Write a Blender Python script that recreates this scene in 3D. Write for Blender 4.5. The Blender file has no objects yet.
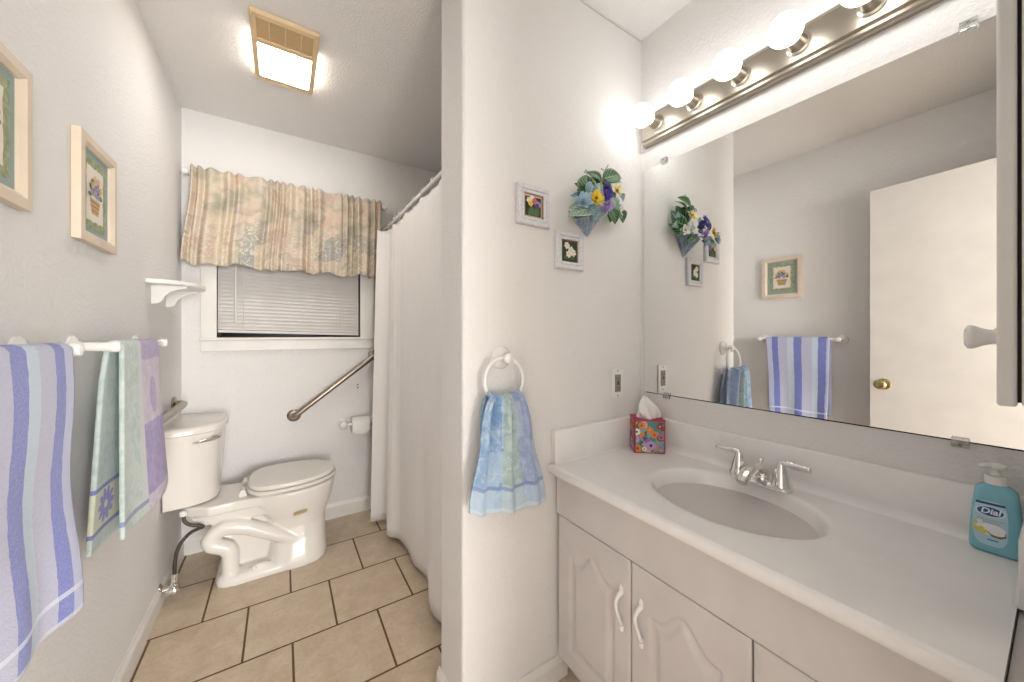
import bpy, math, random
from mathutils import Vector, Matrix

random.seed(7)
PI = math.pi
S = bpy.context.scene
COL = S.collection

# ------------------------------------------------------------------ camera, light, exposure
F_PX, HORIZON, YAW, EYE = 357.15, 333.95, 0.5719, 1.2063
cam_data = bpy.data.cameras.new('camera')
cam = bpy.data.objects.new('camera', cam_data)
COL.objects.link(cam)
cam.location = (0, 0, EYE)
cam.rotation_euler = (PI / 2, 0, -YAW)
cam_data.sensor_width = 36
cam_data.lens = F_PX / 1024 * 36
cam_data.shift_y = -(341 - HORIZON) / 1024
cam_data.clip_start = 0.01
S.camera = cam

S.view_settings.view_transform = 'Standard'
S.view_settings.look = 'None'
S.view_settings.gamma = 1
S.view_settings.use_curve_mapping = False
S.view_settings.exposure = 0.52

world = bpy.data.worlds.new('world')
S.world = world
world.use_nodes = True
world.node_tree.nodes['Background'].inputs[0].default_value = (0.02, 0.022, 0.03, 1)
world.node_tree.nodes['Background'].inputs[1].default_value = 0.3

BULB_POWER = 5.9        # emission of the vanity bulbs
PANEL_POWER = 20.0        # emission of the ceiling fan's light panel
HALL_FILL_POWER = 142.0         # added fill light behind the camera, aimed in through the doorway
ld = bpy.data.lights.new('hallway_fill_light', 'AREA')
ld.shape = 'RECTANGLE'
ld.size = 1.7
ld.size_y = 1.6
ld.energy = HALL_FILL_POWER
ld.color = (1.0, 0.995, 0.985)
lo = bpy.data.objects.new('hallway_fill_light', ld)
lo.location = (0.62, -3.0, 1.15)
lo.rotation_euler = (PI / 2 + .12, 0, .12)
COL.objects.link(lo)

# ------------------------------------------------------------------ room numbers (metres)
XL, YB, YP, XPE, TP, H = -0.4606, 2.608, 0.9697, 0.4507, 0.178, 2.44
SLANT = 0.011


def XM(y):               # the mirror wall is a little out of square
    return 1.2727 + SLANT * (0.9697 - y)


CZ = 0.76                # counter height


# ------------------------------------------------------------------ colours and materials
def lin(c):
    c = c / 255
    return c / 12.92 if c <= 0.04045 else ((c + 0.055) / 1.055) ** 2.4


def rgb(r, g, b):
    return (lin(r), lin(g), lin(b), 1)


class G:
    """small wrapper over a node tree"""

    def __init__(s, name, rough=0.5, metal=0.0, color=(.8, .8, .8, 1)):
        s.m = bpy.data.materials.new(name)
        s.m.use_nodes = True
        s.t = s.m.node_tree
        s.b = s.t.nodes['Principled BSDF']
        s.b.inputs['Roughness'].default_value = rough
        s.b.inputs['Metallic'].default_value = metal
        s.b.inputs['Base Color'].default_value = color

    def n(s, kind):
        return s.t.nodes.new(kind)

    def put(s, sock, v):
        if isinstance(v, bpy.types.NodeSocket):
            s.t.links.new(v, sock)
        elif v is not None:
            sock.default_value = v

    def math(s, op, a, b=None, c=None):
        q = s.n('ShaderNodeMath')
        q.operation = op
        s.put(q.inputs[0], a)
        if b is not None:
            s.put(q.inputs[1], b)
        if c is not None:
            s.put(q.inputs[2], c)
        return q.outputs[0]

    def mix(s, f, a, b):
        q = s.n('ShaderNodeMix')
        q.data_type = 'RGBA'
        s.put(q.inputs[0], f)
        s.put(q.inputs[6], a)
        s.put(q.inputs[7], b)
        return q.outputs[2]

    def ramp(s, f, stops, interp='LINEAR'):
        q = s.n('ShaderNodeValToRGB')
        e = q.color_ramp
        e.interpolation = interp
        while len(e.elements) < len(stops):
            e.elements.new(0.5)
        for el, (p, c) in zip(e.elements, stops):
            el.position = p
            el.color = c if len(c) == 4 else (*c, 1)
        s.put(q.inputs[0], f)
        return q.outputs[0]

    def coord(s, what='Object', scale=None, loc=None):
        q = s.n('ShaderNodeTexCoord')
        o = q.outputs[what]
        if scale is None and loc is None:
            return o
        mp = s.n('ShaderNodeMapping')
        s.put(mp.inputs[0], o)
        if scale:
            mp.inputs['Scale'].default_value = scale
        if loc:
            mp.inputs['Location'].default_value = loc
        return mp.outputs[0]

    def noise(s, vec, scale, detail=3, rough=.5, dist=0):
        q = s.n('ShaderNodeTexNoise')
        s.put(q.inputs['Vector'], vec)
        q.inputs['Scale'].default_value = scale
        q.inputs['Detail'].default_value = detail
        q.inputs['Roughness'].default_value = rough
        q.inputs['Distortion'].default_value = dist
        return q.outputs[0]

    def vor(s, vec, scale, out='Distance', metric='EUCLIDEAN', rand=1.0):
        q = s.n('ShaderNodeTexVoronoi')
        q.distance = metric
        s.put(q.inputs['Vector'], vec)
        q.inputs['Scale'].default_value = scale
        q.inputs['Randomness'].default_value = rand
        return q.outputs[out]

    def bump(s, h, strength=.3, dist=.002):
        q = s.n('ShaderNodeBump')
        q.inputs['Strength'].default_value = strength
        q.inputs['Distance'].default_value = dist
        s.put(q.inputs['Height'], h)
        s.put(s.b.inputs['Normal'], q.outputs[0])

    def sep(s, v):
        q = s.n('ShaderNodeSeparateXYZ')
        s.put(q.inputs[0], v)
        return q.outputs

    def base(s, v):
        s.put(s.b.inputs['Base Color'], v)

    def band(s, x, a, b):
        """1 where a < x < b"""
        return s.math('MULTIPLY', s.math('GREATER_THAN', x, a), s.math('LESS_THAN', x, b))


def plain(name, color, rough=.5, metal=0, bump=None, spec=None, coat=0, vary=0.04):
    g = G(name, rough, metal, color)
    o = g.coord()
    if vary:
        f = g.noise(o, 9, 4)
        d = tuple(max(0, c * (1 - vary)) for c in color[:3]) + (1,)
        u = tuple(min(1, c * (1 + vary)) for c in color[:3]) + (1,)
        g.base(g.ramp(f, [(.3, d), (.7, u)]))
    if bump:
        g.bump(g.noise(o, bump[0], 3), bump[1], bump[2] if len(bump) > 2 else .002)
    if spec is not None:
        g.b.inputs['Specular IOR Level'].default_value = spec
    if coat:
        g.b.inputs['Coat Weight'].default_value = coat
    return g.m


def wall_mat(name, color, scale=70, strength=.35, dist=.004):
    g = G(name, .75, 0, color)
    o = g.coord()
    a = g.noise(o, scale, 3, .55, .3)
    f = g.ramp(a, [(.42, (0, 0, 0)), (.62, (1, 1, 1))])
    b = g.noise(o, scale * 3, 2)
    g.bump(g.math('ADD', f, g.math('MULTIPLY', b, .35)), strength, dist)
    v = g.noise(o, 1.5, 2)
    g.base(g.ramp(v, [(.3, tuple(c * .975 for c in color[:3])), (.7, color[:3])]))
    g.b.inputs['Specular IOR Level'].default_value = .3
    return g.m


M = {}
M['wall'] = wall_mat('wall_paint', rgb(235, 233, 231), 85, .32, .003)
M['ceiling'] = wall_mat('ceiling_texture', rgb(242, 240, 238), 120, .45, .005)
M['trim'] = plain('trim_paint', rgb(232, 229, 224), .4)
M['white'] = plain('white_enamel', rgb(236, 234, 230), .3)
M['door'] = plain('door_paint', rgb(232, 227, 221), .45)
M['cabinet'] = plain('cabinet_laminate', rgb(210, 204, 202), .38)
M['porcelain'] = plain('porcelain', rgb(234, 229, 222), .17, coat=.1, vary=.01)
M['seat'] = plain('seat_plastic', rgb(232, 228, 220), .18, vary=.01)
M['chrome'] = plain('chrome', (.82, .81, .79, 1), .08, 1, vary=0)
M['steel'] = plain('brushed_steel', (.36, .31, .26, 1), .3, 1, (300, .1))
M['nickel'] = plain('brushed_nickel', (.44, .40, .34, 1), .3, 1, (200, .06))
M['brass'] = plain('old_brass', (.42, .34, .17, 1), .22, 1)
M['dark'] = plain('dark_gap', (.01, .009, .008, 1), .8, vary=0)
M['ceramic'] = plain('white_ceramic', rgb(240, 238, 235), .15, coat=.2, vary=.01)
M['paper'] = plain('tissue_paper', rgb(240, 238, 234), .9, 0, (60, .3))
M['plastic'] = plain('white_plastic', rgb(238, 236, 232), .35, vary=.01)
M['almond'] = plain('yellowed_plastic', rgb(225, 200, 160), .45)
M['grille'] = plain('grille_plastic', rgb(206, 176, 130), .55)
M['black'] = plain('black_plastic', rgb(25, 25, 26), .5, vary=0)
M['grey'] = plain('grey_plastic', rgb(138, 133, 130), .45)
M['whitewood'] = plain('whitewashed_pine', rgb(224, 208, 188), .55, 0, (120, .15), vary=.06)
M['slat'] = plain('blind_slat', rgb(228, 224, 220), .5)
M['hose'] = plain('braided_hose', rgb(82, 76, 70), .45, .6, (500, .5))


def emit(name, color, strength):
    g = G(name, .4, 0, color)
    g.b.inputs['Emission Color'].default_value = color
    g.b.inputs['Emission Strength'].default_value = strength
    return g.m


M['bulb'] = emit('lit_bulb', (1.0, .985, .96, 1), BULB_POWER)
M['panel'] = emit('lit_panel', (1.0, .955, .89, 1), PANEL_POWER)


# floor tiles in a running bond
def floor_mat():
    g = G('floor_tile', .42)
    P_, W_ = .3208, .3162
    v = g.coord('Object', loc=(-.1924 - W_ / 2 + 20 * W_, -(2.2783 - 20 * P_), 0))
    q = g.n('ShaderNodeTexBrick')
    q.offset = .5
    q.offset_frequency = 2
    g.put(q.inputs['Vector'], v)
    q.inputs['Scale'].default_value = 1
    q.inputs['Brick Width'].default_value = W_
    q.inputs['Row Height'].default_value = P_
    q.inputs['Mortar Size'].default_value = .0042
    q.inputs['Mortar Smooth'].default_value = .15
    q.inputs['Color1'].default_value = rgb(208, 187, 161)
    q.inputs['Color2'].default_value = rgb(198, 175, 149)
    o = g.coord()
    n1 = g.noise(o, 11, 5, .62, .4)
    n2 = g.noise(o, 70, 3)
    c = g.mix(g.ramp(n1, [(.35, (0, 0, 0)), (.7, (1, 1, 1))]), q.outputs['Color'], rgb(219, 202, 179))
    c = g.mix(g.math('MULTIPLY', g.ramp(n2, [(.45, (0, 0, 0)), (.75, (1, 1, 1))]), .35), c, rgb(178, 156, 132))
    c = g.mix(q.outputs['Fac'], c, rgb(104, 78, 54))
    g.base(c)
    g.put(g.b.inputs['Roughness'], g.math('ADD', .38, g.math('MULTIPLY', q.outputs['Fac'], .4)))
    h = g.math('SUBTRACT', g.math('MULTIPLY', n1, .12), q.outputs['Fac'])
    g.bump(h, .5, .003)
    return g.m


M['floor'] = floor_mat()


def counter_mat():
    g = G('cultured_marble', .2)
    o = g.coord()
    n = g.noise(o, 5, 5, .6, 1.5)
    g.base(g.ramp(n, [(.35, rgb(238, 236, 234)), (.65, rgb(243, 241, 239))]))
    g.b.inputs['Coat Weight'].default_value = .15
    return g.m


M['counter'] = counter_mat()


# ------------------------------------------------------------------ mesh builder
class MB:
    def __init__(s):
        s.v, s.f, s.uv, s.mi = [], [], {}, []

    def add(s, vs, fs, mi=0, uvs=None):
        o = len(s.v)
        s.v += [tuple(p) for p in vs]
        for k, f in enumerate(fs):
            s.f.append(tuple(i + o for i in f))
            s.mi.append(mi)
            if uvs:
                s.uv[len(s.f) - 1] = [uvs[i] for i in f]
        return s

    def box(s, x0, x1, y0, y1, z0, z1, mi=0):
        vs = [(x, y, z) for x in (x0, x1) for y in (y0, y1) for z in (z0, z1)]
        return s.add(vs, [(0, 1, 3, 2), (4, 6, 7, 5), (0, 4, 5, 1), (2, 3, 7, 6), (0, 2, 6, 4), (1, 5, 7, 3)], mi)

    def rings(s, rs, closed=True, cap0=True, cap1=True, mi=0):
        n = len(rs[0])
        vs = [p for r in rs for p in r]
        fs = []
        for i in range(len(rs) - 1):
            for j in range(n if closed else n - 1):
                a, b = i * n + j, i * n + (j + 1) % n
                fs.append((a, b, b + n, a + n))
        if cap0:
            fs.append(tuple(reversed(range(n))))
        if cap1:
            fs.append(tuple((len(rs) - 1) * n + j for j in range(n)))
        return s.add(vs, fs, mi)

    def tube(s, path, r, n=14, mi=0, flat=None):
        path = [Vector(p) for p in path]
        R = r if callable(r) else (lambda t: r)
        t0 = (path[1] - path[0]).normalized()
        up = Vector((0, 0, 1)) if abs(t0.z) < .9 else Vector((1, 0, 0))
        nrm = (up - t0 * up.dot(t0)).normalized()
        rs = []
        for i, p in enumerate(path):
            a = path[max(i - 1, 0)]
            b = path[min(i + 1, len(path) - 1)]
            t = (b - a).normalized()
            nrm = (nrm - t * nrm.dot(t)).normalized()
            bi = t.cross(nrm)
            rad = R(i / (len(path) - 1))
            fl = flat or 1
            rs.append([p + nrm * (rad * fl * math.cos(2 * PI * k / n)) + bi * (rad * math.sin(2 * PI * k / n)) for k in range(n)])
        return s.rings(rs, mi=mi)

    def lathe(s, prof, org, axis, n=24, mi=0):
        """prof: (radius, distance along axis)"""
        org, ax = Vector(org), Vector(axis).normalized()
        a = ax.orthogonal().normalized()
        b = ax.cross(a)
        rs = []
        for r, t in prof:
            r = max(r, 1e-5)
            rs.append([org + ax * t + a * (r * math.cos(2 * PI * k / n)) + b * (r * math.sin(2 * PI * k / n)) for k in range(n)])
        return s.rings(rs, mi=mi)

    def sphere(s, c, r, n=16, sc=(1, 1, 1), mi=0):
        c = Vector(c)
        rs = []
        m = n // 2
        for i in range(m + 1):
            th = PI * i / m
            rr = max(math.sin(th), 1e-4)
            rs.append([c + Vector((r * rr * math.cos(2 * PI * k / n) * sc[0], r * rr * math.sin(2 * PI * k / n) * sc[1], -r * math.cos(th) * sc[2])) for k in range(n)])
        return s.rings(rs, mi=mi)

    def prism(s, pts, lo, hi, axis='z', mi=0):
        """pts: 2-D outline; axis z: (x,y), axis y: (x,z), axis x: (y,z)"""
        def P(p, t):
            return {'z': (p[0], p[1], t), 'y': (p[0], t, p[1]), 'x': (t, p[0], p[1])}[axis]
        return s.rings([[P(p, lo) for p in pts], [P(p, hi) for p in pts]], mi=mi)

    def grid(s, fn, nu, nv, mi=0, closed_u=False):
        vs, uvs, fs = [], [], []
        for j in range(nv + 1):
            for i in range(nu + 1):
                u, v = i / nu, j / nv
                vs.append(fn(u, v))
                uvs.append((u, v))
        for j in range(nv):
            for i in range(nu):
                a = j * (nu + 1) + i
                fs.append((a, a + 1, a + nu + 2, a + nu + 1))
        return s.add(vs, fs, mi, uvs)


def P3(o):
    """world position of a root"""
    p = Vector((0, 0, 0))
    while o is not None:
        p += o.location
        o = o.parent
    return p


def obj(name, mb, mats, parent=None, loc=None, smooth=False, bevel=0, solid=0, sub=0, seg=2, angle=40, fix=True):
    me = bpy.data.meshes.new(name)
    base = Vector(loc) if loc is not None else Vector((0, 0, 0))
    off = base + (P3(parent) if parent else Vector((0, 0, 0)))
    me.from_pydata([tuple(Vector(v) - off) for v in mb.v], [], mb.f)
    if not isinstance(mats, (list, tuple)):
        mats = [mats]
    for m in mats:
        me.materials.append(M[m] if isinstance(m, str) else m)
    for p, k in zip(me.polygons, mb.mi):
        p.material_index = k
    if mb.uv:
        ul = me.uv_layers.new(name='UVMap')
        for fi, cs in mb.uv.items():
            for li, c in zip(me.polygons[fi].loop_indices, cs):
                ul.data[li].uv = c
    me.update()
    if fix:
        import bmesh
        bm = bmesh.new()
        bm.from_mesh(me)
        bmesh.ops.recalc_face_normals(bm, faces=bm.faces)
        bm.to_mesh(me)
        bm.free()
    if smooth:
        me.polygons.foreach_set('use_smooth', [True] * len(me.polygons))
        if smooth == 'auto':
            me.set_sharp_from_angle(angle=math.radians(angle))
    o = bpy.data.objects.new(name, me)
    o.location = base
    COL.objects.link(o)
    if parent:
        o.parent = parent
    if solid:
        md = o.modifiers.new('thick', 'SOLIDIFY')
        md.thickness = solid
        md.offset = 0
    if bevel:
        md = o.modifiers.new('bevel', 'BEVEL')
        md.width = bevel
        md.segments = seg
        md.limit_method = 'ANGLE'
        md.angle_limit = math.radians(35)
    if sub:
        md = o.modifiers.new('sub', 'SUBSURF')
        md.levels = sub
        md.render_levels = sub
    return o


def tag(o, label, cat, group=None, kind=None):
    o['label'] = label
    if cat:
        o['category'] = cat
    if group:
        o['group'] = group
    if kind:
        o['kind'] = kind
    return o


def thing(name, label, cat, loc, group=None):
    o = bpy.data.objects.new(name, None)
    o.location = loc
    o.empty_display_size = .05
    COL.objects.link(o)
    return tag(o, label, cat, group)


def struct(name, mb, m, parent=None, label=None, cat=None, **k):
    o = obj(name, mb, m, parent, **k)
    if parent is None:
        o['kind'] = 'structure'
        if label:
            o['label'] = label
        if cat:
            o['category'] = cat
    return o


def smoothstep(a, b, x):
    t = min(1, max(0, (x - a) / (b - a)))
    return t * t * (3 - 2 * t)


# ------------------------------------------------------------------ the room
struct('floor', MB().box(-1.3, 1.7, -3.1, 2.75, -.06, 0), 'floor', label='beige floor tiles laid in running bond with brown grout', cat='floor')
struct('ceiling', MB().box(-1.3, 1.7, -3.1, 2.75, H, H + .06), 'ceiling', label='white textured ceiling', cat='ceiling')
struct('wall_left', MB().box(XL - .1, XL, -.1, YB + .12, 0, H), 'wall', label='long white textured wall with the towel bars', cat='wall')
# window opening in the back wall
WX0, WX1, WZ0, WZ1 = -.314, .45, 1.186, 1.97
w = MB()
w.box(XL, WX0, YB, YB + .12, 0, H).box(WX1, 1.4, YB, YB + .12, 0, H)
w.box(WX0, WX1, YB, YB + .12, 0, WZ0).box(WX0, WX1, YB, YB + .12, WZ1, H)
struct('wall_back', w, 'wall', label='white wall with the window behind the toilet', cat='wall')
w = MB()
w.prism([(XM(-.1), -.1), (XM(-.1) + .1, -.1), (XM(YB) + .1, YB), (XM(YB), YB)], 0, H)
struct('wall_right', w, 'wall', label='white wall behind the vanity mirror', cat='wall')
w = MB()
w.prism([(XPE, YP), (XM(YP) + .02, YP), (XM(YP) + .02, YP + TP), (XPE, YP + TP)], 0, H)
struct('wall_partition', w, 'wall', bevel=.012, seg=4, label='white partition wall with the towel ring and small frames', cat='wall')
w = MB()
w.box(XL - .1, -.245, -.1, .005, 0, H).box(.45, 1.4, -.1, .005, 0, H).box(-.245, .45, -.1, .005, 2.05, H)
struct('wall_near', w, 'wall', label='white wall around the doorway', cat='wall')
w = MB()
w.box(-1.3, -1.2, -3.1, -.1, 0, H).box(1.6, 1.7, -3.1, -.1, 0, H).box(-1.3, 1.7, -3.2, -3.1, 0, H)
w.box(-1.3, XL - .1, -.1, 0, 0, H).box(1.4, 1.7, -.1, 0, 0, H)
struct('wall_hallway', w, 'wall', label='white hallway walls beyond the doorway', cat='wall')


def baseboard(name, a, b, nrm, h, t=.013, label=''):
    """a, b: floor points on the wall; nrm: into the room"""
    a, b, nrm = Vector(a), Vector(b), Vector(nrm)
    prof = [(0, 0), (t, 0), (t, h - .022), (t * .75, h - .012), (t * .45, h - .006), (t * .35, h), (0, h)]
    rs = [[(q + nrm * d + Vector((0, 0, z))) for d, z in prof] for q in (a, b)]
    struct(name, MB().rings(rs), 'trim', smooth=False, label=label, cat='baseboard')


baseboard('baseboard_left', (XL, .0, 0), (XL, YB, 0), (1, 0, 0), .085, label='white baseboard along the towel bar wall')
baseboard('baseboard_back', (XL, YB, 0), (.60, YB, 0), (0, -1, 0), .097, label='white baseboard under the window wall')
baseboard('baseboard_partition', (XPE - .012, YP, 0), (.85, YP, 0), (0, -1, 0), .08, label='white baseboard on the partition beside the vanity')
baseboard('baseboard_end', (XPE, YP - .012, 0), (XPE, YP + TP + .004, 0), (-1, 0, 0), .08, label='white baseboard return on the partition end')

# window: glass, casing, sill, apron
win = bpy.data.objects.new('window_1', None)
win.location = (.065, YB, WZ0)
COL.objects.link(win)
win['kind'] = 'structure'
win['label'] = 'white cased window with the dark night outside'
win['category'] = 'window'
m = MB()
m.box(-.381, WX0 + .004, YB - .018, YB, 1.175, 2.03).box(WX1 - .004, .534, YB - .018, YB, 1.175, 2.03).box(WX0 + .004, WX1 - .004, YB - .018, YB, WZ1 - .01, 2.03)
obj('window_casing', m, 'trim', win, bevel=.003)
obj('window_sill', MB().box(-.385, .538, YB - .024, YB + .06, 1.170, 1.186), 'trim', win, bevel=.004)
obj('window_apron', MB().box(-.381, .534, YB - .014, YB, 1.108, 1.170), 'trim', win, bevel=.003)
m = MB()
m.box(WX0, WX0 + .012, YB + .07, YB + .11, WZ0, WZ1).box(WX1 - .012, WX1, YB + .07, YB + .11, WZ0, WZ1)
m.box(WX0, WX1, YB + .07, YB + .11, WZ0, WZ0 + .006).box(WX0, WX1, YB + .07, YB + .11, WZ1 - .03, WZ1)
obj('window_sash', m, 'black', win)
g = G('night_glass', .25, 0, (.01, .01, .012, 1))
g.b.inputs['Specular IOR Level'].default_value = .08
obj('window_pane', MB().box(WX0 + .01, WX1 - .01, YB + .085, YB + .09, WZ0, WZ1), g.m, win)
m = MB().box(WX0, WX0 + .002, YB + .002, YB + .075, WZ0, WZ1).box(WX1 - .002, WX1, YB + .002, YB + .075, WZ0, WZ1)
obj('window_jamb', m, plain('dark_jamb', rgb(70, 62, 56), .6), win)

# entry door, open against the left wall
hx, hy = -.228, .014
ex, ey = -.313, .582
d = Vector((ex - hx, ey - hy, 0)).normalized()
nn = Vector((d.y, -d.x, 0))       # towards the room (+x)
door = bpy.data.objects.new('door_1', None)
door.location = (hx, hy, 0)
COL.objects.link(door)
door['kind'] = 'structure'
door['label'] = 'white flush door standing open against the towel bar wall'
door['category'] = 'door'
a, b = Vector((hx, hy, 0)), Vector((ex, ey, 0))
m = MB().prism([tuple(a)[:2], tuple(b)[:2], tuple(b - nn * .035)[:2], tuple(a - nn * .035)[:2]], .012, 2.03)
obj('door_leaf', m, 'door', door, bevel=.002)
kp = b - d * .06 + Vector((0, 0, .925))
obj('door_knob', MB().lathe([(.031, 0), (.031, .004), (.026, .008), (.012, .011), (.011, .03), (.02, .037), (.027, .046), (.027, .055), (.02, .063), (.008, .066), (0, .066)], kp, nn, 28), 'brass', door, smooth='auto')

# ------------------------------------------------------------------ toilet
TY = 2.325
toilet = thing('toilet', 'white porcelain toilet with exposed trapway below the window', 'toilet', (-.03, TY, 0))


def sring(cx, cy, rx, ry, z, n=48, pw=2.0, back=None):
    """super-ellipse ring; back: clip x"""
    out = []
    for k in range(n):
        t = 2 * PI * k / n
        c, s_ = math.cos(t), math.sin(t)
        x = cx + rx * math.copysign(abs(c) ** (2 / pw), c)
        y = cy + ry * math.copysign(abs(s_) ** (2 / pw), s_)
        if back is not None:
            x = max(x, back)
        out.append((x, y, z))
    return out


m = MB()
# front column and bowl
lev = [(0, .068, .148, .182), (.03, .068, .147, .180), (.055, .07, .143, .174), (.14, .075, .134, .150), (.2, .075, .132, .140), (.245, .072, .148, .144),
       (.29, .062, .175, .16), (.33, .052, .195, .172), (.36, .048, .205, .178), (.39, .046, .21, .182), (.398, .046, .20, .172)]
m.rings([sring(cx, TY, rx, ry, z, pw=2.9 - 1.6 * min(z, .4)) for z, cx, rx, ry in lev])
# foot plate
m.rings([sring(-.075, TY, .20, .178, 0, pw=5), sring(-.075, TY, .198, .176, .028, pw=5), sring(-.075, TY, .187, .164, .045, pw=5), sring(-.075, TY, .16, .10, .055, pw=5)])
# recessed web
m.prism([(-.235, .03), (.05, .03), (.08, .33), (-.28, .33), (-.255, .18)], TY - .085, TY + .085, 'y')
# deck that carries the tank
m.prism([(-.40, TY - .08), (-.40, TY + .14), (-.28, TY + .15), (-.20, TY + .13), (-.05, TY + .15), (.05, TY + .15), (.05, TY - .15), (-.05, TY - .15), (-.20, TY - .14), (-.29, TY - .15)], .345, .392)
m.prism([(-.36, TY - .10), (-.36, TY + .10), (-.06, TY + .13), (-.06, TY - .13)], .29, .35)
for sg in (-1, 1):
    yy = TY + sg * .118
    tp = [(.10, yy, .115), (.026, yy, .15), (-.035, yy, .183), (-.09, yy, .215), (-.14, yy, .245), (-.19, yy, .262), (-.235, yy, .268), (-.272, yy, .25), (-.29, yy, .222),
          (-.28, yy, .197), (-.255, yy, .185), (-.225, yy, .17), (-.212, yy, .14), (-.212, yy, .1), (-.212, yy, .03)]
    pts = []
    for i in range(len(tp) - 1):
        for k in range(3):
            t = k / 3
            pts.append(tuple(tp[i][q] * (1 - t) + tp[i + 1][q] * t for q in range(3)))
    pts.append(tp[-1])
    m.tube(pts, .036, 14)
    m.sphere((-.09, TY + sg * .145, .045), .03, 14, (1.6, .6, .8))
bowl = obj('bowl', m, 'porcelain', toilet, smooth=True)
md = bowl.modifiers.new('fuse', 'REMESH')
md.mode = 'VOXEL'
md.voxel_size = .006
md.use_smooth_shade = True
md = bowl.modifiers.new('soft', 'SMOOTH')
md.factor = .5
md.iterations = 7


def dring(x0, x1, hw, z, n=56, pw=2.3, inset=0):
    """elongated seat outline: flat rear at x0, nose at x1"""
    out = []
    cx = x0 + (x1 - x0) * .42
    for k in range(n):
        t = 2 * PI * k / n
        c, s_ = math.cos(t), math.sin(t)
        if c >= 0:
            x = cx + (x1 - cx) * c ** (2 / 2.1)
            y = hw * math.copysign(abs(s_) ** (2 / 2.1), s_)
        else:
            x = cx - (cx - x0) * abs(c) ** (2 / 5)
            y = hw * math.copysign(abs(s_) ** (2 / 3), s_) * (1 - .18 * smoothstep(0, 1, abs(c)))
        out.append((x - inset * (c), TY + y - inset * s_, z))
    return out


m = MB().rings([dring(-.155, .265, .183, .402, inset=.006), dring(-.155, .265, .183, .408), dring(-.155, .265, .183, .418), dring(-.155, .265, .183, .422, inset=.004)])
obj('seat_ring', m, 'seat', toilet, smooth='auto')
m = MB().rings([dring(-.15, .258, .178, .4245, inset=.004), dring(-.15, .258, .178, .43), dring(-.15, .258, .178, .438), dring(-.15, .258, .178, .446, inset=.006), dring(-.15, .258, .178, .450, inset=.03)])
lid = obj('seat_lid', m, 'seat', toilet, smooth='auto')
for sg in (-1, 1):
    m = MB().tube([(-.165, TY + sg * .075 - .022, .414), (-.165, TY + sg * .075 + .022, .414)], .012, 14)
    m.box(-.18, -.15, TY + sg * .075 - .018, TY + sg * .075 + .018, .392, .408)
    obj('seat_hinge', m, 'seat', toilet, smooth='auto')
    m = MB().lathe([(.014, 0), (.014, .006), (.010, .014), (0, .016)], (-.115, TY + sg * .15, .046), (0, 0, 1), 16)
    obj('bolt_cap', m, 'seat', toilet, smooth='auto')


TANKY = 2.362


def tank_ring(z, hw, dep, inset=0):
    out = []
    n = 44
    for k in range(n + 1):
        t = -1 + 2 * k / n
        x = -.452 + dep * (1 - abs(t) ** 3.4) ** (1 / 2.2)
        out.append((x - inset * .6, TANKY + t * (hw - inset), z))
    return out


m = MB().rings([tank_ring(.392, .160, .180, .02), tank_ring(.402, .160, .184), tank_ring(.60, .178, .196), tank_ring(.738, .193, .204)])
obj('tank', m, 'porcelain', toilet, smooth='auto', angle=50)
m = MB().rings([tank_ring(.738, .194, .206), tank_ring(.742, .202, .214), tank_ring(.764, .202, .214), tank_ring(.772, .202, .214, .006), tank_ring(.776, .202, .214, .025)])
obj('tank_lid', m, 'porcelain', toilet, smooth='auto', angle=50)
# flush lever on the front of the tank


def tank_face(t, off, z):
    f_ = lambda q: Vector((-.452 + .201 * (1 - abs(q) ** 3.4) ** (1 / 2.2), TANKY + q * .191, z))
    tn = (f_(t + .01) - f_(t - .01)).normalized()
    return f_(t) + Vector((tn.y, -tn.x, 0)) * off


nrm_ = (tank_face(-.72, 1, .708) - tank_face(-.72, 0, .708))
m = MB().lathe([(.013, -.004), (.013, .008), (.009, .013), (0, .014)], tank_face(-.72, 0, .708), nrm_, 16)
lv = obj('flush_lever', m, 'chrome', toilet, smooth='auto')
m = MB().tube([tank_face(-.93 + .38 * k / 10, .016, .704 + .008 * k / 10) for k in range(11)], lambda t: .004 + .0075 * math.sin(PI * t), 14, flat=.9)
obj('lever_arm', m, 'chrome', lv, smooth='auto')
m = MB().grid(lambda u, v: (.05 + .06 * u, TY - .1535 - .014 * v - .002 * math.sin(PI * u), .262 + .020 * v + .006 * u), 6, 2)
st = obj('rating_sticker', m, plain('tan_sticker', rgb(196, 172, 128), .6), toilet, solid=.002)
st['label'] = 'tan sticker on the side of the bowl'

# water supply
sup = thing('water_supply', 'braided toilet supply hose with wall shutoff valve near the floor', 'supply hose', (XL, 2.18, .06))
m = MB().lathe([(.031, 0), (.031, .003), (.024, .009), (.012, .013), (.011, .05)], (XL + .001, 2.18, .064), (1, 0, 0), 20)
obj('escutcheon', m, 'chrome', sup, smooth='auto')
m = MB().lathe([(.015, -.02), (.018, -.018), (.018, .014), (.012, .018), (.012, .040), (.014, .042), (.014, .062), (.008, .064)], (XL + .052, 2.18, .064), (0, 0, 1), 16)
m.lathe([(.010, 0), (.010, .028), (.006, .03)], (XL + .052, 2.18, .064), (0, -1, 0), 14)
v = obj('shutoff_valve', m, 'chrome', sup, smooth='auto')
m = MB().sphere((XL + .052, 2.143, .064), .024, 16, (1, .4, .75))
obj('valve_handle', m, 'chrome', v, smooth='auto')
hp = [(XL + .052, 2.18, .124), (XL + .054, 2.18, .18), (XL + .066, 2.185, .24), (XL + .10, 2.19, .285), (XL + .135, 2.19, .30), (XL + .15, 2.185, .305),
      (XL + .135, 2.18, .318), (XL + .105, 2.18, .33), (XL + .085, 2.185, .35), (XL + .08, 2.19, .38)]
m = MB()
pts = []
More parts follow.
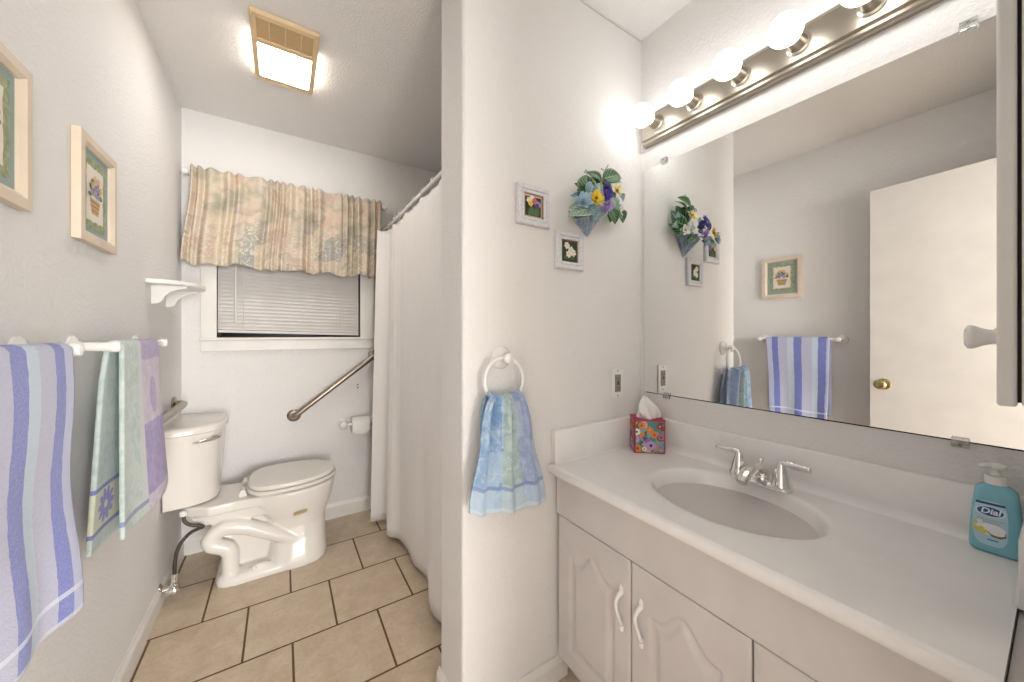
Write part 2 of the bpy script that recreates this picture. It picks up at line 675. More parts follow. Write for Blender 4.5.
for i in range(len(hp) - 1):
    for k in range(4):
        t = k / 4
        p0, p1, p2, p3 = [Vector(hp[min(max(i + q, 0), len(hp) - 1)]) for q in (-1, 0, 1, 2)]
        pts.append(.5 * ((2 * p1) + (p2 - p0) * t + (2 * p0 - 5 * p1 + 4 * p2 - p3) * t * t + (3 * p1 - p0 - 3 * p2 + p3) * t ** 3))
pts.append(Vector(hp[-1]))
m.tube(pts, .0075, 12)
obj('hose', m, 'hose', sup, smooth=True)
m = MB().lathe([(.011, 0), (.014, .002), (.014, .02), (.010, .022)], (XL + .08, 2.19, .372), (0, 0, 1), 12)
obj('coupling_nut', m, 'plastic', sup, smooth='auto')

# ------------------------------------------------------------------ grab bars and paper holder
def flange(org, axis):
    return MB().lathe([(.038, 0), (.038, .006), (.034, .010), (.018, .012), (.017, .02)], org, axis, 28)


def grab_bar(label, a, b, nrm):
    a, b, nrm = Vector(a), Vector(b), Vector(nrm)
    t = thing('grab_bar', label, 'grab bar', a, 'brushed steel grab bars beside the toilet')
    dd = (b - a).normalized()
    off = .042
    path = [a + nrm * .008, a + nrm * (off * .5)]
    for k in range(1, 6):
        q = k / 6 * PI / 2
        path.append(a + nrm * (off * .5 + .021 * math.sin(q)) + dd * (.021 * (1 - math.cos(q))))
    path.append(a + nrm * off + dd * .021)
    e = [b + nrm * off - dd * .021]
    for k in range(1, 6):
        q = k / 6 * PI / 2
        e.append(b + nrm * (off - .021 * (1 - math.cos(q))) - dd * (.021 - .021 * math.sin(q)))
    e += [b + nrm * (off * .5), b + nrm * .008]
    obj('rail', MB().tube(path + e, .0172, 18), 'steel', t, smooth=True)
    obj('flange', flange(a, nrm), 'steel', t, smooth='auto')
    obj('flange', flange(b, nrm), 'steel', t, smooth='auto')


grab_bar('slanted steel grab bar under the window beside the shower curtain', (.062, YB, .70), (.535, YB, 1.062), (0, -1, 0))
grab_bar('steel grab bar on the towel wall above the toilet tank', (XL, 1.80, .852), (XL, 2.43, .852), (1, 0, 0))

hold = thing('toilet_paper_holder', 'white ceramic toilet paper holder on the wall beside the curtain', 'paper holder', (.435, YB, .607))
for x in (.338, .532):
    m = MB().lathe([(.032, 0), (.032, .006), (.024, .012), (.018, .022), (.018, .036), (.025, .046), (.027, .062), (.022, .074), (.01, .082), (0, .084)], (x, YB, .612), (0, -1, 0), 24)
    obj('post', m, 'ceramic', hold, smooth='auto')
obj('roller', MB().tube([(.345, YB - .06, .612), (.525, YB - .06, .612)], .009, 14), 'plastic', hold, smooth='auto')
m = MB()
n = 36
rr = [[(x, YB - .06 + r * math.cos(2 * PI * k / n), .607 + r * math.sin(2 * PI * k / n)) for k in range(n)] for x, r in ((.383, .018), (.383, .049), (.385, .050), (.489, .050), (.491, .049), (.491, .018))]
m.rings(rr + [rr[0]], cap0=False, cap1=False)
m.grid(lambda u, v: (.386 + .102 * u, YB - .06 - .05 - .002 * math.sin(3 * v), .607 - .040 * v - .016 * math.sin(PI * u) * v), 8, 6)
roll = obj('toilet_paper_roll', m, 'paper', loc=(.437, YB - .06, .607), smooth='auto')
tag(roll, 'white toilet paper roll on the ceramic holder', 'toilet paper')
for z in (.862, .842):
    o = obj('wall_anchor', MB().lathe([(.0045, 0), (.0045, .002), (0, .0025)], (.432, YB, z), (0, -1, 0), 10), 'black', loc=(.432, YB, z))
    tag(o, 'tiny dark screw anchor in the wall above the toilet paper, %s of two' % ('upper' if z > .85 else 'lower'), 'screw', 'screw anchors above the toilet paper')

# ------------------------------------------------------------------ bathtub, rod, rings, shower curtain
tub = thing('bathtub', 'white bathtub behind the shower curtain', 'bathtub', (.93, 1.87, 0))
tx0, tx1, ty0, ty1 = .605, 1.235, YP + TP + .003, YB - .003


def rrect(x0, x1, y0, y1, r, z, n=6):
    out = []
    for cx, cy, a0 in ((x1 - r, y1 - r, 0), (x0 + r, y1 - r, 90), (x0 + r, y0 + r, 180), (x1 - r, y0 + r, 270)):
        for k in range(n + 1):
            t = math.radians(a0 + 90 * k / n)
            out.append((cx + r * math.cos(t), cy + r * math.sin(t), z))
    return out


m = MB().rings([rrect(tx0, tx1, ty0, ty1, .01, .0), rrect(tx0, tx1, ty0, ty1, .01, .36), rrect(tx0 + .008, tx1 - .002, ty0 + .002, ty1 - .002, .012, .378),
                rrect(tx0 + .07, tx1 - .05, ty0 + .07, ty1 - .07, .12, .378), rrect(tx0 + .085, tx1 - .065, ty0 + .09, ty1 - .1, .12, .34),
                rrect(tx0 + .13, tx1 - .11, ty0 + .13, ty1 - .22, .13, .09), rrect(tx0 + .18, tx1 - .16, ty0 + .2, ty1 - .3, .1, .07)], cap1=True)
obj('tub_shell', m, 'porcelain', tub, smooth='auto')

RX, RZ = .612, 1.935
rod = thing('shower_curtain_rod', 'white shower curtain rod spanning above the tub', 'curtain rod', (RX, YB, RZ))
obj('rod', MB().tube([(RX, YB - .004, RZ), (RX, YP + TP + .004, RZ)], .0125, 18), 'white', rod, smooth='auto')
for y, s_ in ((YB, -1), (YP + TP, 1)):
    obj('flange', MB().lathe([(.03, 0), (.03, .008), (.02, .016), (.014, .022)], (RX, y, RZ), (0, s_, 0), 22), 'white', rod, smooth='auto')


def spline(pts, u):
    n = len(pts) - 1
    k = min(int(u * n), n - 1)
    t = u * n - k
    p0, p1, p2, p3 = [Vector(pts[min(max(k + q, 0), n)]) for q in (-1, 0, 1, 2)]
    return .5 * ((2 * p1) + (p2 - p0) * t + (2 * p0 - 5 * p1 + 4 * p2 - p3) * t * t + (3 * p1 - p0 - 3 * p2 + p3) * t ** 3)


C_TOP = [(.530, 2.47), (.600, 2.415), (.588, 2.30), (.604, 2.19), (.592, 2.05), (.604, 1.92), (.594, 1.78), (.604, 1.63), (.594, 1.49), (.604, 1.36), (.600, 1.20)]
C_BOT = [(.462, 2.345), (.556, 2.30), (.512, 2.135), (.560, 2.055), (.572, 1.93), (.566, 1.80), (.586, 1.66), (.536, 1.50), (.534, 1.39), (.580, 1.28), (.560, 1.18)]


def curtain_pt(u, v):
    # u: 0 far edge .. 1 near edge; v: 0 top .. 1 bottom
    a, b = spline(C_TOP, u), spline(C_BOT, u)
    e = v ** .85
    p = a * (1 - e) + b * e
    rip = .0015 * math.sin(2 * PI * (u * 23 + .2 * math.sin(5 * u))) * (1 - .6 * v)
    zt = RZ - .036 - .012 * abs(math.sin(PI * u * 10))
    zb = .036 + .005 * math.sin(9 * u)
    return (p.x + rip, p.y, zt * (1 - v) + zb * v)


g = G('curtain_fabric', .7, 0, rgb(240, 237, 235))
g.bump(g.noise(g.coord(), 400, 2), .08, .001)
g.b.inputs['Sheen Weight'].default_value = .1
o = obj('shower_curtain', MB().grid(curtain_pt, 260, 40), g.m, loc=(.55, 1.85, .04), smooth=True, solid=.0012, fix=False)
tag(o, 'long white shower curtain hanging to the floor beside the tub', 'shower curtain')
for k in range(11):
    u = (k + .0) / 10
    y = spline(C_TOP, u).y if k else 2.44
    if y < YP + TP + .02:
        y = YP + TP + .02
    mm = MB()
    n = 18
    mm.tube([(RX + .021 * math.sin(2 * PI * q / n), y, RZ - .012 + .032 * math.cos(2 * PI * q / n)) for q in range(n + 1)], .0018, 8)
    for dx_, dz_2 in ((-.010, .016), (.003, .0185), (-.0185, .004)):
        mm.sphere((RX + dx_, y, RZ + dz_2), .0042, 8)
    o = obj('curtain_ring', mm, 'chrome', loc=(RX, y, RZ), smooth=True)
    where = ('nearest the window wall', 'second from the window wall', 'third from the window wall', 'fourth from the window wall', 'fifth from the window wall', 'middle of the row', 'fifth from the partition', 'fourth from the partition', 'third from the partition', 'second from the partition', 'nearest the partition')[k]
    tag(o, 'metal curtain ring on the white rod, %s' % where, 'curtain ring', 'rings along the shower curtain rod')

# ------------------------------------------------------------------ blind and valance
bl = thing('window_blind', 'white horizontal slat blind pulled almost down in the window', 'window blind', (.065, YB + .03, WZ1 - .02))


def tilt(mb):
    mb.v = [(x, y, z - .026 * (x - .065)) for x, y, z in mb.v]
    return mb


m = MB()
z = 1.235
while z < WZ1 - .05:
    c = [(YB + .022, z - .0118), (YB + .027, z - .004), (YB + .031, z + .004), (YB + .035, z + .0125)]
    th = .0012
    pts = [(y, zz) for y, zz in c] + [(y + th, zz) for y, zz in reversed(c)]
    m.prism(pts, WX0 + .004, WX1 - .009, 'x')
    z += .0215
obj('slats', tilt(m), 'slat', bl)
obj('bottom_rail', tilt(MB().box(WX0 + .004, WX1 - .009, YB + .018, YB + .04, 1.205, 1.221)), 'slat', bl, bevel=.003)
obj('head_rail', MB().box(WX0 + .003, WX1 - .003, YB + .01, YB + .05, WZ1 - .04, WZ1 - .002), 'slat', bl, bevel=.002)
obj('tilt_wand', MB().tube([(-.226, YB + .008, 1.90), (-.228, YB + .006, 1.27)], .0042, 8), 'plastic', bl, smooth='auto')
for x in (-.19, .33):
    obj('lift_cord', MB().tube([(x, YB + .017, 1.93), (x, YB + .016, 1.215)], .0012, 6), 'plastic', bl)

vr = thing('valance_rod', 'white tension rod with round end holding the floral valance', 'curtain rod', (.07, YB - .06, 2.078))
obj('rod', MB().tube([(-.43, YB - .055, 2.078), (.59, YB - .055, 2.078)], .008, 12), 'white', vr, smooth='auto')
for x, s_ in ((-.43, -1), (.59, 1)):
    obj('finial', MB().sphere((x - s_ * -.006, YB - .055, 2.078), .018, 16), 'white', vr, smooth=True)
    obj('bracket', MB().box(x - .006, x + .006, YB - .055, YB, 2.072, 2.084), 'white', vr, bevel=.002)


def valance_pt(u, v):
    x = -.412 + .985 * u
    sp = smoothstep(.12, 1, v)
    x += (-.035 * (1 - u) - .02 * u) * sp * (1 if u < .5 else .3)
    ph = 2 * PI * (u * 19 + .5 * math.sin(2 * PI * u * 2.3) + .3 * math.sin(2 * PI * u * 5.1))
    ph2 = 2 * PI * (u * 9 + .4 * math.sin(2 * PI * u * 1.3 + 1))
    if v < .055:      # ruffle header
        a1, a2 = .012, 0
    elif v < .09:     # rod pocket
        a1, a2 = .004, 0
    else:
        a1, a2 = .016 * (1 - sp * .2), .020 * sp
    y = YB - .074 - a1 * math.sin(ph) - a2 * math.sin(ph2) - .012 * sp
    zt, zb = 2.108, 1.583
    z = zt * (1 - v) + zb * v + sp * .006 * math.sin(ph * .5) + .005 * math.sin(ph) * (1 if v < .05 else 0) + sp * .008 * math.sin(ph2 * .5 + 1)
    return (x, y, z)


g = G('floral_valance', .85)
uv = g.coord('UV', scale=(9.2, 4.2, 1))
uvf = g.coord('UV', scale=(19, 10, 1))
cell = g.n('ShaderNodeTexVoronoi')
cell.distance = 'CHEBYCHEV'
cell.inputs['Scale'].default_value = .9
cell.inputs['Randomness'].default_value = .8
g.put(cell.inputs['Vector'], uv)
cs = g.sep(cell.outputs['Color'])
blk = g.ramp(cs[0], [(0, rgb(212, 198, 176)), (.24, rgb(214, 198, 184)), (.40, rgb(200, 190, 170)), (.54, rgb(164, 162, 154)), (.70, rgb(208, 186, 170)), (.82, rgb(158, 161, 162))], 'CONSTANT')
sheer = g.ramp(g.noise(uv, .9, 3, .5, .5), [(.36, rgb(176, 168, 148)), (.5, rgb(216, 202, 182)), (.62, rgb(208, 182, 162))])
vv = g.sep(g.coord('UV'))[1]
c = g.mix(g.math('MULTIPLY', g.ramp(vv, [(.35, (.15, .15, .15)), (.62, (.8, .8, .8))]), 1.0), sheer, blk)
sw = g.noise(uvf, 1.1, 1, .4, 2.2)
line = g.math('LESS_THAN', g.math('ABSOLUTE', g.math('SUBTRACT', sw, .5)), .034)
low = g.ramp(vv, [(.42, (.1, .1, .1)), (.6, (1, 1, 1))])
c = g.mix(g.math('MULTIPLY', g.math('MULTIPLY', line, low), .75), c, rgb(228, 218, 200))
dk = g.ramp(g.noise(uvf, .8, 4, .6, 1.2), [(.50, (0, 0, 0)), (.68, (1, 1, 1))])
c = g.mix(g.math('MULTIPLY', dk, .42), c, rgb(136, 130, 118))
g.base(c)
g.bump(g.noise(g.coord(), 500, 2), .1, .001)
g.b.inputs['Subsurface Weight'].default_value = 0
o = obj('window_valance', MB().grid(valance_pt, 420, 44), g.m, loc=(.07, YB - .06, 1.59), smooth=True, solid=.0015, fix=False)
tag(o, 'gathered peach and sage floral valance above the window blind', 'valance')

# ------------------------------------------------------------------ wall shelf
sh = thing('wall_shelf', 'small white half moon shelf on brackets in the window corner', 'shelf', (XL, 2.19, 1.415))
pts = [(XL, 1.99)]
for k in range(25):
    t = PI * k / 24
    pts.append((XL + .155 * math.sin(t) ** .7, 2.19 - .2 * math.cos(t)))
pts.append((XL, 2.39))
pts = pts[1:-1] if False else [pts[0]] + pts[2:-2] + [pts[-1]]
obj('shelf_board', MB().prism(pts, 1.412, 1.430), 'white', sh, bevel=.005, seg=3)
prof = [(XL, 1.412), (XL + .115, 1.412), (XL + .112, 1.402), (XL + .095, 1.398), (XL + .075, 1.392), (XL + .055, 1.380), (XL + .042, 1.365), (XL + .036, 1.350), (XL + .030, 1.340), (XL + .018, 1.334), (XL, 1.332)]
for y in (2.075, 2.30):
    obj('bracket', MB().prism(prof, y - .009, y + .009, 'y'), 'white', sh, bevel=.003)

# ------------------------------------------------------------------ towel bars
def towel_bar(label, y0, y1):
    z, xb = 1.172, XL + .076
    t = thing('towel_bar', label, 'towel bar', (XL, (y0 + y1) / 2, z), 'white towel bars on the left wall')
    for y in (y0, y1):
        m = MB().lathe([(.030, 0), (.030, .005), (.024, .010), (.014, .014), (.0125, .02), (.0125, .066), (.0150, .072), (.0160, .082), (.013, .091), (0, .095)], (XL, y, z), (1, 0, 0), 24)
        obj('post', m, 'ceramic', t, smooth='auto')
    obj('bar', MB().tube([(xb, y0, z), (xb, y1, z)], .009, 16), 'ceramic', t, smooth='auto')
    return t


towel_bar('white towel bar nearest the doorway carrying the striped towel', .735, 1.170)
towel_bar('white towel bar nearest the toilet carrying the folded green towel', 1.398, 1.865)


def terry(g, strength=.5):
    o = g.coord()
    g.bump(g.math('ADD', g.noise(o, 420, 2, .7), g.noise(o, 90, 2)), strength, .004)
    g.b.inputs['Sheen Weight'].default_value = .35
    g.b.inputs['Sheen Roughness'].default_value = .6
    g.b.inputs['Roughness'].default_value = .95
    g.b.inputs['Specular IOR Level'].default_value = .1


# striped bath towel
g = G('striped_terry', .95)
u_, v_, _z = g.sep(g.coord('UV'))
uu = g.math('ADD', u_, g.math('MULTIPLY', g.math('SUBTRACT', g.noise(g.coord(), 40, 3), .5), .022))
EDG, BLU, LAV, PAL = rgb(188, 192, 224), rgb(108, 118, 194), rgb(184, 185, 210), rgb(192, 208, 224)
c = g.ramp(uu, [(0, EDG), (.10, BLU), (.20, LAV), (.355, PAL), (.46, BLU), (.585, LAV), (.745, PAL), (.835, BLU), (.955, EDG)], 'CONSTANT')
c = g.mix(g.math('MULTIPLY', g.ramp(g.noise(g.coord(), 330, 2, .6), [(.4, (0, 0, 0)), (.65, (1, 1, 1))]), .18), c, rgb(212, 216, 234))
seam = g.math('MAXIMUM', g.band(v_, .045, .054), g.band(v_, 0, .008))
c = g.mix(g.math('MULTIPLY', seam, .7), c, rgb(226, 230, 244))
g.base(c)
terry(g)


def drape(y0, y1, xb, z, r, lf, lb, extra, nu=60, nf=60):
    """towel over a bar; u: 0 far edge (y1) .. 1 near edge (y0); v: 0 front hem .. up and over .. 1 back hem"""
    L = lf + PI * r + lb

    def fn(u, v):
        s_ = v * L
        if s_ < lf:
            x, zz, part = xb + r, z - (lf - s_), (lf - s_) / lf
        elif s_ < lf + PI * r:
            q = (s_ - lf) / r
            x, zz, part = xb + r * math.cos(q), z + r * math.sin(q), 0
        else:
            x, zz, part = xb - r, z - (s_ - lf - PI * r), -(s_ - lf - PI * r) / lb
        y = y1 + (y0 - y1) * u
        dx, dy, dz = extra(u, part)
        return (x + dx, y + dy, zz + dz)
    return MB().grid(fn, nu, nf)


def ex1(u, p):
    if p > 0:
        q = smoothstep(.2, 1, p)
        return (.006 * math.sin(2 * PI * u * 2.1 + .6) * q + .020 * (1 - u) ** 2.5 * p ** 2 + .004 * math.sin(9 * p), -.03 * (1 - u) * p + .012 * u * p, .004 * math.sin(2 * PI * u))
    q = -p
    return (-.008 * q + .004 * math.sin(2 * PI * u * 2 + 2) * q, 0, 0)


o = obj('bath_towel', drape(.775, 1.125, XL + .076, 1.172, .013, .525, .49, ex1, 70, 120), g.m, loc=(XL + .076, .94, 1.172), smooth=True, solid=.007, fix=False)
tag(o, 'large blue and lavender striped towel on the bar near the doorway', 'towel')

# folded green and purple towel
g = G('green_purple_terry', .95)
u_, v_, _z = g.sep(g.coord('UV'))
pz = g.sep(g.coord('Object'))           # metres from the bar: y along the bar, z down
oz = pz[2]
wob = g.math('MULTIPLY', g.math('SUBTRACT', g.noise(g.coord(), 60, 2), .5), .02)
nz = g.noise(g.coord(), 28, 3, .6, 1.0)
green = g.ramp(nz, [(.35, rgb(188, 206, 200)), (.55, rgb(206, 220, 214)), (.7, rgb(216, 224, 222))])
green = g.mix(g.math('LESS_THAN', u_, .66), green, rgb(214, 218, 220))
lil = g.ramp(nz, [(.4, rgb(206, 194, 214)), (.65, rgb(220, 212, 226))])
deep = g.ramp(nz, [(.4, rgb(158, 142, 196)), (.65, rgb(180, 166, 212))])
zz = g.math('ADD', oz, wob)
lower = g.band(zz, -.47, -.245)
upper = g.math('GREATER_THAN', zz, -.045)
lx_ = g.math('DIVIDE', g.math('SUBTRACT', u_, .30), .10)
lz_ = g.math('DIVIDE', g.math('SUBTRACT', oz, -.165), .062)
leafm = g.math('LESS_THAN', g.math('ADD', g.math('POWER', lx_, 2), g.math('POWER', lz_, 2)), g.math('ADD', .55, g.math('MULTIPLY', nz, .8)))
pm = g.math('MINIMUM', 1, g.math('ADD', g.math('ADD', lower, g.math('MULTIPLY', upper, .7)), g.math('MULTIPLY', leafm, .7)))
pur = g.mix(pm, lil, deep)
c = g.mix(g.math('LESS_THAN', u_, .57), green, pur)
ln = g.band(oz, -.492, -.478)
ln = g.math('MULTIPLY', ln, g.math('GREATER_THAN', u_, .57))
c = g.mix(g.math('MULTIPLY', ln, .8), c, rgb(128, 134, 186))
# the rear leaf: bands and a daisy
rear = g.math('GREATER_THAN', v_, .515)
rc = g.ramp(nz, [(.35, rgb(180, 202, 200)), (.6, rgb(204, 218, 212))])
rc = g.mix(g.band(oz, -.49, -.385), rc, rgb(216, 220, 200))
rb = g.math('MAXIMUM', g.band(oz, -.386, -.374), g.band(oz, -.500, -.488))
rc = g.mix(rb, rc, rgb(122, 130, 188))
dy_ = g.math('SUBTRACT', pz[1], -.125)
dz_ = g.math('SUBTRACT', oz, -.435)
rr_ = g.math('SQRT', g.math('ADD', g.math('POWER', dy_, 2), g.math('POWER', dz_, 2)))
an = g.math('ARCTAN2', dz_, dy_)
pet = g.math('MULTIPLY', .048, g.math('ADD', .62, g.math('MULTIPLY', .38, g.math('ABSOLUTE', g.math('COSINE', g.math('MULTIPLY', an, 5.0))))))
dm = g.math('MULTIPLY', g.math('LESS_THAN', rr_, pet), g.math('GREATER_THAN', rr_, .011))
rc = g.mix(dm, rc, rgb(146, 140, 208))
c = g.mix(rear, c, rc)
g.base(c)
terry(g, .6)


def ex2(u, p):
    # u: 0 far .. 1 near
    if p > 0:
        q = p ** 1.3
        return (.010 * math.sin(2 * PI * (u * 1.0 - .1)) * q + .012 * q + .010 * (1 - u) * q, .045 * (1 - u) * q - .018 * u * q, .022 * (1 - u) * q * (1 if u < .5 else .3))
    q = -p
    return (-.022 * q * u + .005 * math.sin(2 * PI * u) * q, -.022 * u * min(1, q * 6) - .02 * q * u, 0)


o = obj('hand_towel', drape(1.405, 1.735, XL + .076, 1.172, .0135, .525, .54, ex2, 70, 120), g.m, loc=(XL + .076, 1.5675, 1.172), smooth=True, solid=.010, fix=False)
tag(o, 'folded pale green and purple towel on the bar nearest the toilet', 'towel')


# ------------------------------------------------------------------ pictures
def flat_art(name, parent, org, U, V, N, shapes, step=.00018):
    """flat printed shapes (material, polygon) stacked on a sheet"""
    org, U, V, N = map(Vector, (org, U, V, N))
    mb, mats = MB(), []
    for i, (mt, poly) in enumerate(shapes):
        if mt not in mats:
            mats.append(mt)
        mb.add([org + U * a + V * b + N * (step * i) for a, b in poly], [tuple(range(len(poly)))], mats.index(mt))
    return obj(name, mb, mats, parent, fix=False)


def disc(cx, cy, r, n=14, sx=1, ph=0):
    return [(cx + r * sx * math.cos(2 * PI * k / n + ph), cy + r * math.sin(2 * PI * k / n + ph)) for k in range(n)]


def petal(cx, cy, r, a, w=.45, n=8):
    pts = []
    for k in range(n):
        t = 2 * PI * k / n
        x, y = r * .5 + r * .5 * math.cos(t), r * w * math.sin(t)
        pts.append((cx + x * math.cos(a) - y * math.sin(a), cy + x * math.sin(a) + y * math.cos(a)))
    return pts


INK = {k: plain('ink_' + k, rgb(*c), .8, vary=.06) for k, c in dict(
    cream=(236, 228, 208), paper=(232, 224, 212), sage=(142, 156, 128), bluegreen=(146, 168, 168), tan=(198, 166, 122), brown=(128, 92, 62), lav=(160, 150, 190), blue=(110, 122, 176), gold=(214, 186, 120),
    leaf=(84, 112, 76), dkgreen=(52, 66, 48), white=(238, 236, 224), purple=(98, 70, 140), pink=(206, 110, 130), orange=(228, 138, 68), red=(190, 52, 74), teal=(90, 150, 148), yellow=(222, 198, 90), navy=(44, 60, 120), lilac=(196, 160, 206), peach=(212, 178, 158)).items()}


def rect(x0, x1, y0, y1):
    return [(x0, y0), (x1, y0), (x1, y1), (x0, y1)]


def big_picture(label, y0, y1, z0, z1, seed):
    t = thing('picture_frame', label, 'picture', (XL, (y0 + y1) / 2, z0), 'pale wood framed prints on the left wall')
    w_ = .03
    m = MB()
    x0, x1 = XL + .001, XL + .0195
    prof = lambda ins, x: [(x, y0 + ins, z0 + ins), (x, y1 - ins, z0 + ins), (x, y1 - ins, z1 - ins), (x, y0 + ins, z1 - ins)]
    m.rings([prof(0, x0), prof(0, x1), prof(w_ * .7, x1 + .001), prof(w_, x1 - .006), prof(w_, x0)], cap0=False, cap1=False)
    obj('frame', m, 'whitewood', t)
    i = w_ - .002
    mt = obj('mat_board', MB().box(x0, x0 + .006, y0 + i, y1 - i, z0 + i, z1 - i), plain('bluegreen_mat', rgb(152, 170, 168), .85, 0, (90, .2), vary=.06), t)
    W_, H_ = y1 - y0, z1 - z0
    # print; u runs along +y reversed so that the picture reads correctly from the room
    rnd = random.Random(seed)
    pw, ph = W_ - 2 * w_ - .075, H_ - 2 * w_ - .078
    g3 = G('sage_mat', .85)
    g3.base(g3.ramp(g3.noise(g3.coord(), 70, 4, .6), [(.35, rgb(134, 146, 112)), (.55, rgb(160, 166, 132)), (.7, rgb(186, 184, 150))]))
    sp = [(g3.m, rect(-pw / 2 - .020, pw / 2 + .020, -ph / 2 - .022, ph / 2 + .022))]
    ed = []
    for k in range(40):
        q = 2 * PI * k / 40
        cx, sy = math.cos(q), math.sin(q)
        mx = max(abs(cx), abs(sy))
        ed.append((cx / mx * pw / 2 + rnd.uniform(-.002, .002), sy / mx * ph / 2 + rnd.uniform(-.002, .002)))
    sp.append((INK['paper'], ed))
    bw = pw * .32
    sp.append((INK['tan'], [(-bw * .62, -ph * .36), (bw * .62, -ph * .36), (bw, -ph * .08), (-bw, -ph * .08)]))
    for k in range(3):
        sp.append((INK['brown'], rect(-bw * (.7 + .1 * k), bw * (.7 + .1 * k), -ph * (.30 - .08 * k), -ph * (.30 - .08 * k) + .002)))
    for k in range(12):
        a_ = rnd.uniform(.1, PI - .1)
        r_ = rnd.uniform(.2, 1)
        sp.append((INK['leaf'] if k % 3 else INK['sage'], petal(bw * .8 * math.cos(a_), -ph * .05 + ph * .25 * math.sin(a_) * r_, .02, a_, .3)))
    for k in range(9):
        a_ = PI * (k + .5) / 9
        r_ = .45 + .55 * (k % 2)
        fx, fy = bw * 1.0 * math.cos(a_) * r_, ph * .0 + ph * .30 * math.sin(a_) * r_
        mt_ = (INK['lav'], INK['gold'], INK['blue'], INK['peach'])[k % 4]
        for q in range(5):
            sp.append((mt_, petal(fx, fy, .012, 2 * PI * q / 5 + k, .4)))
        sp.append((INK['yellow'], disc(fx, fy, .003, 8)))
    flat_art('print', t, (x0 + .0068, (y0 + y1) / 2, (z0 + z1) / 2), (0, 1, 0), (0, 0, 1), (1, 0, 0), sp, .00009)
    return t


big_picture('pale wood framed flower basket print cut off at the left edge', .940, 1.178, 1.462, 1.752, 3)
big_picture('pale wood framed flower print on green mat nearer the window', 1.393, 1.634, 1.457, 1.748, 5)


def small_picture(label, x0, x1, z0, z1, shapes):
    t = thing('picture_frame', label, 'picture', ((x0 + x1) / 2, YP, z0), 'small whitewashed frames on the partition wall')
    ya, yb = YP - .001, YP - .016
    prof = lambda ins, y: [(x0 + ins, y, z0 + ins), (x1 - ins, y, z0 + ins), (x1 - ins, y, z1 - ins), (x0 + ins, y, z1 - ins)]
    m = MB().rings([prof(0, ya), prof(0, yb + .004), prof(.003, yb), prof(.014, yb), prof(.0165, yb + .004), prof(.019, yb + .001), prof(.026, yb + .003), prof(.027, yb + .006), prof(.027, ya)], cap0=False, cap1=False)
    g2 = G('whitewashed_frame', .6)
    n_ = g2.noise(g2.coord('Object', scale=(1, 1, 1)), 160, 4, .7)
    g2.base(g2.ramp(n_, [(.34, rgb(190, 193, 203)), (.44, rgb(218, 219, 224)), (.6, rgb(226, 226, 228))]))
    obj('frame', m, g2.m, t)
    flat_art('print', t, ((x0 + x1) / 2, yb + .0075, (z0 + z1) / 2), (1, 0, 0), (0, 0, 1), (0, -1, 0), shapes)
    return t


A_, B_ = .040, .040
sp = [(INK['brown'], rect(-A_, A_, -B_, B_)), (INK['peach'], rect(-A_ + .003, A_ - .006, -B_ + .003, B_ - .004)), (INK['dkgreen'], rect(-A_ + .006, A_ - .009, -B_ + .006, B_ - .010))]
for k in range(10):
    sp.append((INK['leaf'], petal(-.02 + .004 * k, -.034, .035, 1.2 + .09 * (k % 5), .18)))
for fx, fy, mt in ((-.02, .016, 'cream'), (-.008, .024, 'cream'), (.008, .010, 'lilac'), (.018, .006, 'lav'), (.010, .0, 'purple'), (-.016, .004, 'yellow'), (.0, .014, 'pink')):
    for q in range(5):
        sp.append((INK[mt], petal(fx, fy, .011, 2 * PI * q / 5 + fx * 80, .42)))
small_picture('small square whitewashed frame with tulip print, left and higher of two', .637, .770, 1.566, 1.697, sp)
sp = [(INK['brown'], rect(-A_, A_, -B_, B_)), (INK['dkgreen'], rect(-A_ + .005, A_ - .006, -B_ + .004, B_ - .005))]
for k in range(6):
    sp.append((INK['leaf'], petal(-.024 + .008 * k, -.03, .026, 1.0 + .25 * (k % 4), .2)))
for fx, fy in ((-.014, .018), (.004, .004), (-.008, -.012), (.012, -.006)):
    for q in range(6):
        sp.append((INK['white'] if q % 2 else INK['cream'], petal(fx, fy, .014, 2 * PI * q / 6 + fx * 60, .36)))
    sp.append((INK['gold'], disc(fx, fy, .0026, 8)))
small_picture('small square whitewashed frame with white flower print below the planter', .798, .929, 1.436, 1.568, sp)

# ------------------------------------------------------------------ wall planter
pl = thing('wall_planter', 'blue grey cone planter of artificial flowers on the partition wall', 'planter', (.955, YP, 1.569))
m = MB()
rs = []
for j in range(9):
    t = j / 8
    cx, zc = .955 - .010 * t, 1.569 + .092 * t
    ring = []
    for k in range(97):
        q = PI * k / 96
        fl = 1 + .10 * math.cos(q * 16)
        ring.append((cx + (.004 + .072 * t) * math.cos(q) * fl, YP - .002 - (.004 + .058 * t) * math.sin(q) * fl, zc + .014 * t * math.cos(q)))
    rs.append(ring)
m.rings(rs)
g = G('weathered_tin', .6)
g.base(g.ramp(g.noise(g.coord(scale=(1, 1, .3)), 90, 4, .6), [(.35, rgb(124, 142, 164)), (.55, rgb(164, 178, 194)), (.7, rgb(196, 206, 214))]))
obj('cone', m, g.m, pl, smooth='auto', angle=60)


